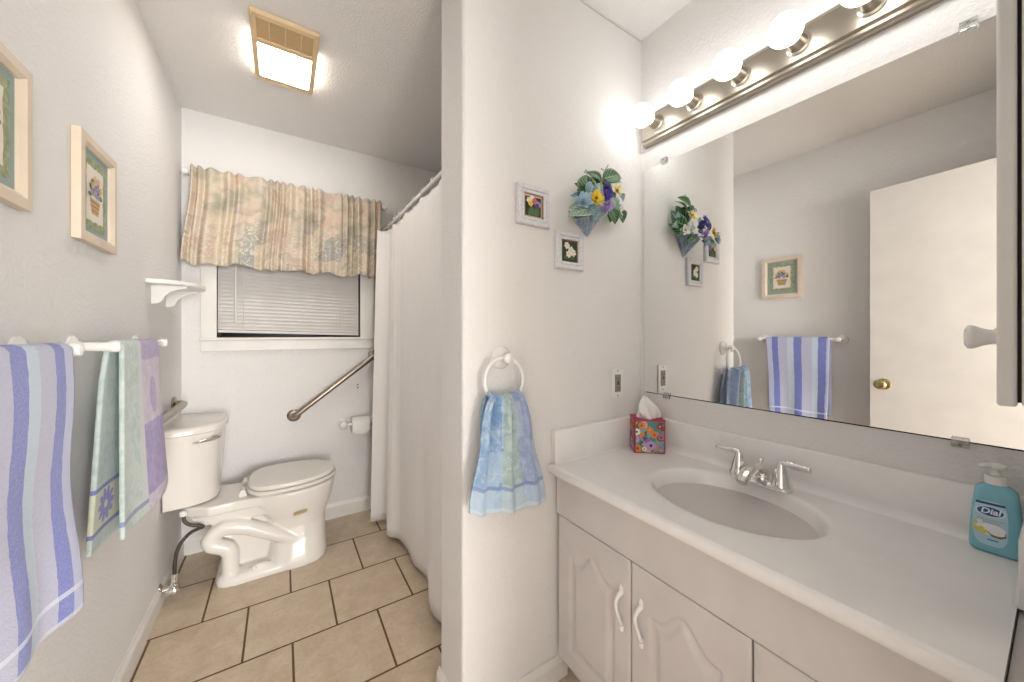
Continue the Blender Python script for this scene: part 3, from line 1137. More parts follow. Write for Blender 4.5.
def leaf_material(name, dark, mid, light):
    g = G(name, .45)
    u, v, _ = g.sep(g.coord('UV'))
    ac = g.math('ABSOLUTE', g.math('SUBTRACT', u, .5))
    vein = g.math('LESS_THAN', g.math('ABSOLUTE', g.math('SUBTRACT', g.math('FRACT', g.math('ADD', g.math('MULTIPLY', v, 6), g.math('MULTIPLY', ac, -4))), .5)), .09)
    vein = g.math('MAXIMUM', vein, g.math('LESS_THAN', ac, .035))
    n = g.noise(g.coord(), 60, 3)
    c = g.mix(n, dark, mid)
    c = g.mix(g.math('MULTIPLY', vein, .6), c, light)
    c = g.mix(g.math('MULTIPLY', g.math('GREATER_THAN', ac, .42), .55), c, light)
    g.base(c)
    return g.m


LG = leaf_material('leaf_green', rgb(18, 56, 36), rgb(44, 96, 54), rgb(150, 186, 134))
LB = leaf_material('leaf_blue', rgb(84, 122, 138), rgb(124, 158, 168), rgb(190, 208, 208))
LS = leaf_material('leaf_sage', rgb(96, 136, 118), rgb(150, 180, 160), rgb(220, 230, 214))


def pF(px, py, yw):
    """a point of the close-up sketch put on the plane y = yw in front of the wall"""
    u, v = 560 + px / 8.525, 160 + py / 8.525
    a, b = (u - 512) / F_PX, -(v - HORIZON) / F_PX
    r = Vector((math.sin(YAW) + a * math.cos(YAW), math.cos(YAW) - a * math.sin(YAW), b))
    return Vector((0, 0, EYE)) + r * (yw / r.y)


def leaf(a, b, wid, curl, mt, face=Vector((-.35, -1, .25))):
    a, b = Vector(a), Vector(b)
    ax = b - a
    L = ax.length
    t = ax / L
    nrm = (face - t * face.dot(t)).normalized()
    sd = t.cross(nrm)

    def fn(u, v):
        ww = wid * (math.sin(PI * min(1, v ** .75)) ** .85) * .5 + .0004
        s_ = (u - .5) * 2
        return tuple(a + t * (L * v) + sd * (s_ * ww) + nrm * (curl * (math.sin(PI * v)) + .25 * ww * abs(s_) - .012 * v * v))
    obj('leaf', MB().grid(fn, 8, 12), mt, pl, smooth=True, solid=.0008, fix=False)


K = .00060     # metres per sketch unit at the planter
LV = [((205, 300), (235, 115), 120, LG, .90), ((360, 165), (535, 125), 100, LG, .915), ((245, 300), (300, 175), 85, LB, .885), ((355, 180), (240, 92), 55, LG, .93), ((265, 425), (85, 455), 85, LS, .89),
      ((430, 420), (485, 540), 85, LG, .90), ((500, 430), (552, 530), 70, LG, .91), ((215, 395), (90, 395), 70, LS, .90), ((505, 295), (552, 345), 45, LB, .92), ((235, 395), (315, 475), 70, LB, .885),
      ((375, 195), (545, 178), 35, LS, .92), ((190, 330), (110, 290), 55, LB, .93), ((440, 330), (490, 420), 65, LS, .895), ((200, 290), (145, 190), 60, LG, .93), ((330, 300), (335, 150), 40, LS, .93),
      ((260, 440), (130, 480), 60, LG, .905), ((250, 260), (165, 240), 80, LG, .915), ((250, 400), (180, 490), 60, LS, .90), ((360, 420), (300, 500), 60, LB, .89), ((350, 220), (460, 215), 60, LG, .93), ((300, 230), (290, 130), 60, LG, .935), ((420, 460), (440, 520), 60, LG, .915), ((345, 260), (300, 240), 60, LS, .90), ((390, 300), (400, 200), 60, LG, .93), ((480, 400), (540, 440), 50, LS, .93)]
for a_, b_, wd, mt, yy in LV:
    leaf(pF(*a_, yy), pF(*b_, yy - .008), wd * K, .008, mt)
for a_, b_, wd in (((1.02, .925, 1.665), (1.085, .945, 1.755), .060), ((1.02, .925, 1.655), (1.10, .940, 1.690), .056), ((1.0, .925, 1.70), (1.045, .945, 1.785), .055)):
    leaf(a_, b_, wd, .008, LG, Vector((1, -.7, .15)))
m = MB().tube([pF(355, 230, .93), pF(368, 150, .93), pF(372, 110, .93), pF(395, 70, .925), pF(412, 42, .92)], .0016, 8)
m.tube([pF(374, 88, .928), pF(350, 74, .92)], .0014, 8)
m.tube([pF(290, 200, .935), pF(250, 110, .935), pF(218, 85, .93), pF(210, 110, .93)], .0014, 8)
obj('twig', m, plain('twig_brown', rgb(124, 104, 92), .8), pl, smooth=True)


def flower(c, r, mt, cmt, n=6, layers=2, face=(-.3, -1, .2), cup=.25):
    c, fz = Vector(c), Vector(face).normalized()
    a = fz.orthogonal().normalized()
    b = fz.cross(a)
    mb = MB()
    for l in range(layers):
        rl = r * (1 - .28 * l)
        for q in range(n):
            th = 2 * PI * (q + .5 * l) / n
            dr = a * math.cos(th) + b * math.sin(th)
            sd = fz.cross(dr)
            ww = rl * (2.4 if layers == 1 else 2.0) / n
            ti = .12 * math.sin(q * 2.4 + l)

            def fn(u, v):
                s_ = (u - .5) * 2
                return tuple(c + dr * (rl * v) + sd * (s_ * ww * (math.sin(PI * (.12 + .80 * v)) ** .7)) + fz * (cup * rl * v * v * (1 + l) + ti * rl * v + .06 * rl * v * math.sin(s_ * 5) + .15 * ww * s_ * s_ + .003 * l))
            mb.grid(fn, 4, 5)
    f = obj('flower', mb, mt, pl, smooth=True, fix=False)
    obj('flower_center', MB().sphere(c + fz * (r * .12), r * .2, 10), cmt, f, smooth=True)
    return f


def petal_mat(name, c):
    g = G(name, .6)
    v = g.sep(g.coord('UV'))[1]
    d_ = tuple(q * .45 for q in rgb(*c)[:3]) + (1,)
    li = tuple(min(1, q * 1.25 + .04) for q in rgb(*c)[:3]) + (1,)
    g.base(g.ramp(v, [(0, d_), (.45, rgb(*c)), (1, li)]))
    return g.m


FM = {k: petal_mat('petal_' + k, c) for k, c in dict(yellow=(222, 190, 40), cream=(236, 214, 140), violet=(74, 52, 150), lilac=(168, 138, 200), blue=(156, 186, 206), white=(232, 226, 222), dark=(110, 52, 30)).items()}
f = flower(pF(305, 330, .862), .029, FM['yellow'], FM['dark'], 5, 2)
flower(pF(485, 262, .885), .024, FM['cream'], FM['yellow'], 6, 2, (.1, -1, .2))
flower(pF(200, 355, .875), .031, FM['blue'], FM['white'], 6, 3, (-.6, -1, .2), .4)
flower(pF(505, 440, .90), .024, FM['white'], FM['cream'], 5, 2, (.5, -.8, 0))
for px, py in ((395, 250), (385, 285), (420, 275), (405, 315), (430, 300), (400, 225)):
    flower(pF(px, py, .872 + random.uniform(-.008, .012)), .015, FM['violet'], FM['violet'], 5, 2, (random.uniform(-.5, .5), -1, random.uniform(-.2, .5)))
for px, py in ((390, 390), (415, 370), (410, 410), (375, 420), (430, 395)):
    flower(pF(px, py, .868 + random.uniform(-.008, .01)), .014, FM['lilac'], FM['white'], 5, 2, (random.uniform(-.4, .5), -1, random.uniform(-.3, .3)))

# ------------------------------------------------------------------ towel ring and its towel
rx_, rz_ = .566, 1.085
ring = thing('towel_ring', 'white ceramic towel ring on the partition wall beside the vanity', 'towel ring', (.59, YP, 1.145))
m = MB().lathe([(.036, 0), (.036, .005), (.031, .011), (.018, .016), (.014, .022), (.014, .036), (.017, .042), (.016, .052), (.009, .058), (0, .059)], (.580, YP, 1.132), (0, -1, 0), 28)
obj('wall_mount', m, 'ceramic', ring, smooth='auto')
n = 48
m = MB().tube([(.566 + .068 * math.sin(2 * PI * k / n), .927 - .012 * (1 - math.cos(2 * PI * k / n)) / 2, 1.066 + .068 * math.cos(2 * PI * k / n)) for k in range(n + 1)], .0062, 12)
obj('hoop', m, 'ceramic', ring, smooth=True)

g = G('blue_green_terry', .95)
u_, v_, _z = g.sep(g.coord('UV'))
uvs = g.coord('UV', scale=(9, 9, 1))
nz = g.noise(g.coord(), 30, 3, .6, 1)
uw = g.math('ADD', u_, g.math('MULTIPLY', g.math('SUBTRACT', nz, .5), .10))
blue = g.ramp(nz, [(.35, rgb(122, 158, 204)), (.55, rgb(152, 184, 216)), (.7, rgb(184, 206, 226))])
sage = g.ramp(nz, [(.35, rgb(158, 182, 186)), (.6, rgb(186, 204, 202)), (.75, rgb(206, 218, 216))])
peri = g.ramp(nz, [(.35, rgb(146, 162, 206)), (.6, rgb(166, 184, 216)), (.75, rgb(192, 206, 226))])
cellc = g.sep(g.vor(g.coord('UV', scale=(5, 6, 1)), 1, 'Color', 'CHEBYCHEV', .6))[0]
blue = g.mix(g.math('MULTIPLY', g.math('GREATER_THAN', cellc, .55), .55), blue, rgb(190, 212, 228))
peri = g.mix(g.math('MULTIPLY', g.math('GREATER_THAN', cellc, .6), .5), peri, rgb(196, 214, 226))
c = g.mix(g.math('GREATER_THAN', uw, .38), blue, sage)
c = g.mix(g.math('GREATER_THAN', uw, .69), c, peri)
swl = g.math('LESS_THAN', g.math('ABSOLUTE', g.math('SUBTRACT', g.noise(g.coord('UV', scale=(7, 8, 1)), 1, 1, .4, 1.5), .5)), .012)
c = g.mix(g.math('MULTIPLY', swl, .45), c, rgb(214, 226, 232))
c = g.mix(g.math('MULTIPLY', g.band(v_, .100, .116), .8), c, rgb(126, 146, 200))
c = g.mix(g.math('MULTIPLY', g.math('LESS_THAN', v_, .095), .6), c, rgb(190, 210, 228))
c = g.mix(g.math('MULTIPLY', g.math('LESS_THAN', v_, .02), .6), c, rgb(212, 224, 234))
g.base(c)
terry(g, .5)


def ring_towel(u, v):
    # v: 0 hem of the front .. .52 over the ring .. 1 hem behind
    if v < .5:
        p, front = 1 - v / .5, 1
    elif v < .54:
        p, front = 0, 1 - 2 * (v - .5) / .04
    else:
        p, front = (v - .54) / .46, -1
    L = .345 if front > 0 else .325
    half = .064 + .067 * p ** .75 + .004 * math.sin(9 * p)
    s_ = (u - .5) * 2
    x = .560 + .008 * p + (.030 * p if front < 0 else 0) + half * (.88 if front < 0 else 1) * s_ + (.006 * p * s_)
    ph = 2 * PI * (u * 2.6 + .12)
    amp = .020 * (1 - .5 * p)
    fold = amp * math.sin(ph) + .35 * amp * math.sin(2.3 * ph + .5)
    y = .918 - front * (.0125 + .010 * (1 - abs(s_)) * (1 - .4 * p)) - (.012 * p if front > 0 else -.010 * p) - fold * (1 if front > 0 else .35)
    rb = 1.006 + .019 * (s_ * .9) ** 2          # the hoop's lower arc
    z = rb + .012 * (1 - p) * (1 - abs(front)) + .006 - L * p + .006 * math.sin(ph + 1) * p + .014 * (1 - s_) * p
    return (x, min(y, YP - .008), z)


o = obj('hand_towel', MB().grid(ring_towel, 90, 110), g.m, loc=(.57, .915, 1.03), smooth=True, solid=.008, fix=False)
tag(o, 'blue and sage hand towel hanging in the white towel ring', 'towel')

# ------------------------------------------------------------------ outlet
ot = thing('wall_outlet', 'white outlet plate with grey receptacle above the counter', 'outlet', (1.119, YP, 1.011))
obj('cover_plate', MB().box(1.086, 1.152, YP - .006, YP, .952, 1.070), 'plastic', ot, bevel=.003)
m = MB().box(1.103, 1.135, YP - .0085, YP - .005, .977, 1.045)
f = obj('receptacle', m, 'grey', ot, bevel=.001)
for zc in (.994, 1.030):
    obj('slot', MB().box(1.112, 1.114, YP - .009, YP - .008, zc - .004, zc + .004), 'black', f)
    obj('slot', MB().box(1.124, 1.126, YP - .009, YP - .008, zc - .004, zc + .004), 'black', f)
    obj('ground_hole', MB().lathe([(.002, 0), (.002, .0012)], (1.119, YP - .008, zc - .009), (0, -1, 0), 10), 'black', f)
obj('test_button', MB().box(1.113, 1.125, YP - .0095, YP - .008, 1.006, 1.011), 'black', f)
obj('reset_button', MB().box(1.113, 1.125, YP - .0095, YP - .008, 1.013, 1.018), 'black', f)
for zc in (.962, 1.060):
    obj('screw', MB().lathe([(.003, 0), (.003, .001), (0, .0015)], (1.119, YP - .006, zc), (0, -1, 0), 10), 'grey', ot)

# ------------------------------------------------------------------ vanity cabinet
CX = .795                # face of the doors
van = thing('vanity_cabinet', 'white vanity cabinet with arched raised panel doors', 'cabinet', (1.03, .5, 0))
m = MB()
m.box(CX + .019, XM(.5) - .012, .05, .950, .10, .722)      # carcass
m.box(CX + .075, XM(.5) - .012, .05, .950, .0, .10)        # plinth behind the toe kick
obj('carcass', m, 'cabinet', van)
obj('filler_strip', MB().box(CX + .004, XM(.02) - .015, .0065, .0425, .10, .748), 'cabinet', van)
obj('apron_panel', MB().box(CX, CX + .019, .05, .952, .592, .722), 'cabinet', van, bevel=.0015)


def arch_door(y0, y1, z0, z1):
    """raised panel with a cathedral arch; the routed groove is real depth"""
    W_, H_ = y1 - y0, z1 - z0
    yc = (y0 + y1) / 2
    ins = .058

    def top(s):             # s: -1..1 over the panel width
        a = abs(s)
        return z1 - ins - .052 + .052 * (.5 + .5 * math.cos(PI * min(1, a / .82))) ** 1.15

    hw = W_ / 2 - ins

    def sd(y, z):
        """distance inside the panel outline, negative outside"""
        s = (y - yc) / hw
        dx_ = hw - abs(y - yc)
        dzb = z - (z0 + ins)
        sl = (top(min(1, abs(s)) + .01) - top(max(0, abs(s) - .01))) / (.02 * hw)
        dzt = (top(min(1, abs(s))) - z) / math.sqrt(1 + sl * sl)
        return min(dx_, dzb, dzt)

    def dep(y, z):
        q = sd(y, z)
        g_ = 0
        if q > -.004:
            g_ = .0065 * smoothstep(-.004, .006, q) - .0065 * smoothstep(.013, .034, q)
        e = min(y - y0, y1 - y, z - z0, z1 - z)
        return g_ + .003 * (1 - smoothstep(0, .006, e))

    nu, nv = int(W_ / .0035), int(H_ / .0035)
    mb = MB()
    mb.grid(lambda u, v: (CX + dep(y0 + W_ * u, z0 + H_ * v), y0 + W_ * u, z0 + H_ * v), nu, nv)
    mb.box(CX + .0105, CX + .0185, y0, y1, z0, z1)
    # edge strips
    for (ya, za, yb_, zb_) in ((y0, z0, y1, z0), (y0, z1, y1, z1), (y0, z0, y0, z1), (y1, z0, y1, z1)):
        mb.add([(CX + .003, ya, za), (CX + .003, yb_, zb_), (CX + .0106, yb_, zb_), (CX + .0106, ya, za)], [(0, 1, 2, 3)])
    d = obj('door', mb, 'cabinet', van, smooth='auto', angle=35, fix=False)
    return d


def handle(door, y, z0, z1):
    """white porcelain pull: leaf ends and a bowed grip"""
    pts = []
    zc, hl = (z0 + z1) / 2, (z1 - z0) / 2
    for k in range(17):
        t = -1 + 2 * k / 16
        pts.append((CX + .001 - .020 * math.cos(t * PI / 2) ** .7 if abs(t) < .999 else CX + .002, y + .006 * math.sin(t * PI), zc + hl * t))
    m = MB().tube(pts, lambda q: .0045 + .0035 * abs(2 * q - 1) ** 2, 12)
    for z, s_ in ((z0, -1), (z1, 1)):
        m.sphere((CX - .001, y, z + s_ * .008), .012, 12, (.35, .7, 1.25))
    obj('handle', m, 'ceramic', door, smooth='auto')


d1 = arch_door(.643, .944, .104, .588)
handle(d1, .672, .398, .488)
d2 = arch_door(.345, .639, .104, .588)
handle(d2, .607, .398, .488)
for z0, z1 in ((.428, .588), (.266, .424), (.104, .262)):
    m = MB()
    y0, y1 = .055, .341
    pr = lambda ins, x: [(x, y0 + ins, z0 + ins), (x, y1 - ins, z0 + ins), (x, y1 - ins, z1 - ins), (x, y0 + ins, z1 - ins)]
    m.rings([pr(0, CX + .0185), pr(0, CX + .004), pr(.002, CX + .002), pr(.014, CX), pr(.016, CX)])
    d3 = obj('drawer', m, 'cabinet', van)
    zc = (z0 + z1) / 2
    pts = [(CX - .028 * math.cos((-1 + k / 6) * PI / 2) ** .7 if 0 < k < 12 else CX + .001, .198 - .045 + .09 * k / 12, zc) for k in range(13)]
    obj('handle', MB().tube(pts, .0055, 10), 'ceramic', d3, smooth='auto')

# ------------------------------------------------------------------ countertop with moulded basin
top = thing('countertop', 'white cultured marble countertop with moulded oval sink', 'countertop', (1.03, .5, CZ - .038))
SX, SY, SA, SB = 1.029, .503, .167, .214
X0, X1 = .767, 1.262
Y0, Y1 = .044, .966
# outline parameter by angle round the sink, so the rim is a clean ring
angs = sorted(set([2 * PI * k / 96 for k in range(96)] + [math.atan2(y - SY, x - SX) % (2 * PI) for x in (X0 + .014, X1) for y in (Y0, Y1)]))


def to_edge(t, x0, x1, y0, y1):
    c, s_ = math.cos(t), math.sin(t)
    k = 1e9
    if c > 1e-9:
        k = min(k, (x1 - SX) / c)
    if c < -1e-9:
        k = min(k, (x0 - SX) / c)
    if s_ > 1e-9:
        k = min(k, (y1 - SY) / s_)
    if s_ < -1e-9:
        k = min(k, (y0 - SY) / s_)
    return SX + c * k, SY + s_ * k


def ell(t, a, b, z):
    # same direction t from the centre
    c, s_ = math.cos(t), math.sin(t)
    k = 1 / math.sqrt((c / a) ** 2 + (s_ / b) ** 2)
    return (SX + c * k, SY + s_ * k, z)


rs = [[(*to_edge(t, X0 + .014, X1, Y0, Y1), CZ) for t in angs]]
for q in (.75, .5, .25):
    rs.append([tuple(Vector(rs[0][i]) * q + Vector(ell(t, SA + .02, SB + .02, CZ)) * (1 - q)) for i, t in enumerate(angs)])
rs.append([ell(t, SA + .02, SB + .02, CZ) for t in angs])
for k_, z_ in ((1.03, 0), (1.012, -.001), (.99, -.004), (.965, -.012), (.93, -.029), (.88, -.055), (.80, -.083), (.68, -.108), (.52, -.126), (.34, -.136), (.16, -.141), (.1, -.142)):
    rs.append([ell(t, SA * k_, SB * k_, CZ + z_) for t in angs])
m = MB().rings(rs, cap0=False, cap1=True)
# rounded front edge
prof = [(X0 + .014, CZ), (X0 + .008, CZ - .001), (X0 + .003, CZ - .004), (X0 + .0005, CZ - .009), (X0, CZ - .016), (X0 + .0015, CZ - .024), (X0 + .006, CZ - .031), (X0 + .012, CZ - .036), (X0 + .03, CZ - .038), (X0 + .03, CZ - .03)]
m.rings([[(x, y, z) for x, z in prof] for y in (Y0, Y1)], closed=False, cap0=True, cap1=True)
m.add([(X0 + .03, Y0, CZ - .0375), (X0 + .03, Y1, CZ - .0375), (X0 + .06, Y1, CZ - .0375), (X0 + .06, Y0, CZ - .0375)], [(0, 1, 2, 3)])
m.add([(X0 + .014, Y0, CZ), (X1, Y0, CZ), (X1, Y0, CZ - .038), (X0 + .014, Y0, CZ - .038)], [(0, 1, 2, 3)])
obj('top', m, 'counter', top, smooth='auto', angle=30, fix=False)


def splash(name, a, b, nrm, t, h, cove):
    """upstand from a to b on the wall side; nrm points into the room"""
    a, b, nrm = Vector(a), Vector(b), Vector(nrm).normalized()
    prof = [(0, -.004), (t + cove, -.004), (t + cove, .0006)]
    for k in range(1, 7):
        q = PI / 2 * k / 7
        prof.append((t + cove - cove * math.sin(q), cove - cove * math.cos(q)))
    prof += [(t, cove), (t, h - .006), (t - .002, h - .0015), (t - .006, h), (0, h)]
    obj(name, MB().rings([[q + nrm * dd + Vector((0, 0, z)) for dd, z in prof] for q in (a, b)]), 'counter', top, smooth='auto', angle=35)


splash('backsplash', (XM(Y0) - .001, Y0, CZ), (XM(Y1) - .001, Y1, CZ), (-1, -SLANT, 0), .018, .114, .022)
splash('side_splash', (X0 + .018, YP - .001, CZ), (XM(YP) - .012, YP - .001, CZ), (0, -1, 0), .022, .114, .008)
splash('side_splash', (1.014, .007, CZ), (XM(.03) - .012, .007, CZ), (0, 1, 0), .036, .114, .006)
obj('drain', MB().lathe([(.022, 0), (.022, .002), (.017, .003), (.015, .001), (.014, .004), (.0, .006)], (SX, SY, CZ - .142), (0, 0, 1), 24), 'chrome', top, smooth='auto')

# ------------------------------------------------------------------ faucet
fx, fy = 1.200, .498
fau = thing('faucet', 'chrome two handle centerset faucet behind the oval sink', 'faucet', (fx, fy, CZ))
m = MB()
for z_, rx, ry in ((0, .028, .082), (.010, .028, .082), (.016, .024, .078), (.019, .018, .07)):
    pass
m.rings([[(x, y, z) for x, y, z in sring(fx, fy, rx, ry, CZ + z_, 40, 2.8)] for z_, rx, ry in ((.0005, .027, .083), (.009, .027, .083), (.015, .023, .079), (.018, .016, .070))])
obj('base_plate', m, 'chrome', fau, smooth='auto', angle=50)
for s_ in (-1, 1):
    yy = fy + s_ * .056
    m = MB().lathe([(.027, .008), (.0265, .020), (.023, .026), (.0225, .030), (.0205, .040), (.0155, .056), (.012, .068), (.010, .075), (0, .078)], (fx, yy, CZ), (0, 0, 1), 24)
    hb = obj('handle', m, 'chrome', fau, smooth='auto')
    pth = [(fx, yy - s_ * .004, CZ + .062), (fx, yy - s_ * .002, CZ + .072), (fx, yy + s_ * .006, CZ + .078), (fx, yy + s_ * .016, CZ + .079), (fx, yy + s_ * .032, CZ + .077), (fx, yy + s_ * .048, CZ + .076), (fx, yy + s_ * .062, CZ + .0755), (fx, yy + s_ * .068, CZ + .075)]
    obj('lever', MB().tube(pth, lambda q: .0078 + .0018 * math.sin(PI * q * .9 + .2), 14, flat=.85), 'chrome', hb, smooth=True)
sp_ = [(fx + .012, fy, CZ + .010), (fx + .008, fy, CZ + .034), (fx - .006, fy, CZ + .046), (fx - .026, fy, CZ + .050), (fx - .05, fy, CZ + .050), (fx - .075, fy, CZ + .045), (fx - .095, fy, CZ + .036), (fx - .108, fy, CZ + .026)]
pts = []
for i in range(len(sp_) - 1):
    for k in range(4):
        t = k / 4
        pts.append(tuple(sp_[i][q] * (1 - t) + sp_[i + 1][q] * t for q in range(3)))
pts.append(sp_[-1])
o = obj('spout', MB().tube(pts, lambda q: .024 - .010 * q, 18, flat=.8), 'chrome', fau, smooth='auto', angle=60)
m = MB().lathe([(.003, 0), (.003, .03), (.006, .032), (.0075, .038), (.006, .044), (0, .046)], (fx + .012, fy, CZ + .03), (0, 0, 1), 14)
obj('lift_rod', m, 'chrome', fau, smooth='auto')

# ------------------------------------------------------------------ tissue box
tb_c, tb_a, tw, td, thh = Vector((1.186, .879, CZ)), math.atan2(-.076, .086), .110, .100, .124
tissue = thing('tissue_box', 'colourful floral tissue box in the corner of the counter', 'tissue box', tb_c)
ux, uy = Vector((math.cos(tb_a), math.sin(tb_a), 0)), Vector((-math.sin(tb_a), math.cos(tb_a), 0))


def tbp(a, b, z):
    return tb_c + ux * a + uy * b + Vector((0, 0, z))


m = MB()
cs_ = [(-tw / 2, -td / 2), (tw / 2, -td / 2), (tw / 2, td / 2), (-tw / 2, td / 2)]
m.rings([[tbp(a, b, .0005) for a, b in cs_], [tbp(a, b, thh) for a, b in cs_]], cap1=False)
hole = [tbp(.036 * math.cos(2 * PI * k / 24), .024 * math.sin(2 * PI * k / 24), thh) for k in range(24)]
outer = []
for k in range(24):
    t = 2 * PI * k / 24
    c_, s2 = math.cos(t), math.sin(t)
    q = min((tw / 2) / max(abs(c_), 1e-6), (td / 2) / max(abs(s2), 1e-6))
    outer.append(tbp(c_ * q, s2 * q, thh))
m.rings([outer, hole, [h_ - Vector((0, 0, .012)) for h_ in hole]], cap0=False, cap1=True)
carton = obj('carton', m, plain('carton_red', rgb(178, 44, 84), .6), tissue, fix=True)


def side_art(name, org, U, V, N, w_, h_, seed, pale=False):
    rnd = random.Random(seed)
    b_ = .004
    sp = [(INK['pink'] if pale else INK['teal'], rect(-w_ / 2 + b_, w_ / 2 - b_, -h_ / 2 + b_, h_ / 2 - b_))]
    W2, H2 = w_ / 2 - b_, h_ / 2 - b_

    def clip(p):
        return [(min(W2, max(-W2, x)), min(H2, max(-H2, y))) for x, y in p]
    cols = ['leaf', 'pink', 'orange', 'teal', 'lilac', 'orange', 'bluegreen', 'leaf', 'peach']
    for k in range(46):
        x, y = rnd.uniform(-W2, W2), rnd.uniform(-H2, H2)
        sp.append((INK[rnd.choice(cols)], clip(petal(x, y, rnd.uniform(.018, .034), rnd.uniform(0, 6.28), .34))))
    for x, y, r, col, cc in [(.004, -.032, .019, 'lilac', 'navy'), (-.047, .018, .014, 'white', 'purple'), (-.03, .042, .013, 'orange', 'red'), (.0, .026, .014, 'orange', 'gold'), (.016, .008, .013, 'orange', 'red'), (-.044, -.044, .016, 'orange', 'red'),
                             (.04, .0, .012, 'pink', 'navy'), (.035, .04, .012, 'red', 'gold'), (.038, -.036, .013, 'lav', 'teal'), (-.02, -.045, .009, 'white', 'red'), (-.018, -.006, .012, 'blue', 'navy')]:
        x, y = x * w_ / .11, y * h_ / .124
        for q in range(8):
            sp.append((INK[col], clip(petal(x, y, r, 2 * PI * q / 8, .34))))
        sp.append((INK[cc], clip(disc(x, y, r * .3, 10))))
    return flat_art(name, carton, org, U, V, N, sp, .000012)


side_art('printed_side', tbp(0, -td / 2 - .0004, thh / 2), ux, (0, 0, 1), -uy, tw, thh, 4)
side_art('printed_side', tbp(-tw / 2 - .0004, 0, thh / 2), -uy, (0, 0, 1), -ux, td, thh, 9, True)
side_art('printed_side', tbp(tw / 2 + .0004, 0, thh / 2), uy, (0, 0, 1), ux, td, thh, 12, True)
side_art('printed_side', tbp(0, td / 2 + .0004, thh / 2), -ux, (0, 0, 1), uy, tw, thh, 15)


def tis(u, v):
    a = 2 * PI * u
    pin = (1 - v) * .030 + .012 * math.sin(PI * v) + .002
    wv = 1 + .35 * math.sin(3 * a + 4 * v) + .15 * math.sin(7 * a)
    return tuple(tbp(pin * 1.05 * math.cos(a) * wv - .012 * v + .006, pin * .75 * math.sin(a) * wv + .004 * v, thh - .008 + .088 * v + .008 * math.sin(2 * a + 1) * v))


obj('tissue', MB().grid(tis, 60, 14), 'paper', tissue, smooth=True, fix=False)

# ------------------------------------------------------------------ soap bottle
bx, by = 1.226, .078
soap = thing('soap_bottle', 'clear blue hand soap pump bottle by the mirror wall', 'soap bottle', (bx, by, CZ))
g = G('blue_soap', .06, 0, rgb(148, 214, 232))
g.b.inputs['Transmission Weight'].default_value = .2
g.b.inputs['IOR'].default_value = 1.35
mB = g.m
lev = [(.001, .030, .016), (.004, .0335, .0185), (.012, .0345, .0195), (.03, .034, .019), (.06, .0325, .0185), (.09, .0305, .018), (.112, .0285, .0175), (.124, .0275, .017), (.130, .0255, .016), (.135, .021, .015), (.138, .0155, .0138), (.141, .0140, .0132)]
obj('bottle', MB().rings([[(x, y, z) for x, y, z in sring(bx, by, dy, dx_, CZ + z_, 36, 3.2)] for z_, dx_, dy in lev]), mB, soap, smooth='auto', angle=60)
obj('collar', MB().lathe([(.0145, .140), (.0155, .141), (.0155, .155), (.014, .157), (.008, .158), (.0065, .166), (.0055, .166), (.0055, .172)], (bx, by, CZ), (0, 0, 1), 24), 'plastic', soap, smooth='auto')
m = MB().lathe([(.006, .170), (.013, .171), (.0145, .175), (.013, .179), (.006, .1815), (0, .182)], (bx, by, CZ), (0, 0, 1), 22)
m.tube([(bx - .002, by, CZ + .1765), (bx - .009, by + .009, CZ + .1775), (bx - .014, by + .016, CZ + .1765), (bx - .0165, by + .020, CZ + .1735)], lambda q: .0066 - .0014 * q, 12, flat=.75)
obj('pump_head', m, 'plastic', soap, smooth='auto')
# front label (faces the room, -x)
lx0 = bx - .0198
lab = [(INK['white'], [])]
lo_ = []
for k in range(40):
    q = 2 * PI * k / 40
    lo_.append((.0215 * math.copysign(abs(math.cos(q)) ** .55, math.cos(q)), .045 * math.copysign(abs(math.sin(q)) ** .55, math.sin(q))))
PL = plain('label_paper', rgb(182, 220, 236), .4)
BL_ = plain('logo_blue', rgb(22, 88, 168), .4)
WH_ = plain('logo_white', rgb(240, 244, 248), .4)
NV_ = plain('label_navy', rgb(30, 62, 120), .4)
BR_ = plain('coconut_brown', rgb(120, 92, 84), .6)
CR_ = plain('coconut_white', rgb(236, 240, 240), .5)
YL_ = plain('label_yellow', rgb(224, 214, 110), .5)
PK_ = plain('label_rose', rgb(206, 176, 176), .5)
sp = [(PL, lo_), (NV_, rect(-.018, .018, .0375, .0420)), (WH_, disc(0, .024, .0105, 30, 1.75)), (BL_, disc(0, .024, .0092, 30, 1.8))]
x = -.018
rnd = random.Random(2)
while x < .016:
    w2 = rnd.uniform(.002, .005)
    sp.append((PK_, rect(x, min(x + w2, .018), .0065, .0085)))
    x += w2 + .001
x = -.014
while x < .012:
    w2 = rnd.uniform(.002, .005)
    sp.append((PK_, rect(x, min(x + w2, .014), .002, .0035)))
    x += w2 + .001
sp += [(WH_, disc(0, -.012, .012, 20, 1.6)), (BR_, [(-.004, -.017), (.019, -.013), (.019, -.021), (.012, -.026), (.002, -.025)]), (CR_, disc(.008, -.016, .006, 16, 1.7)), (YL_, petal(-.014, -.02, .012, 1.2, .35)), (YL_, petal(-.014, -.02, .012, 2.2, .35)), (YL_, petal(-.014, -.02, .012, .3, .35)),
       (CR_, petal(-.016, -.004, .010, 1.0, .35)), (YL_, petal(-.016, -.004, .008, 2.4, .35)), (BL_, rect(-.004, .010, -.0335, -.0315))]
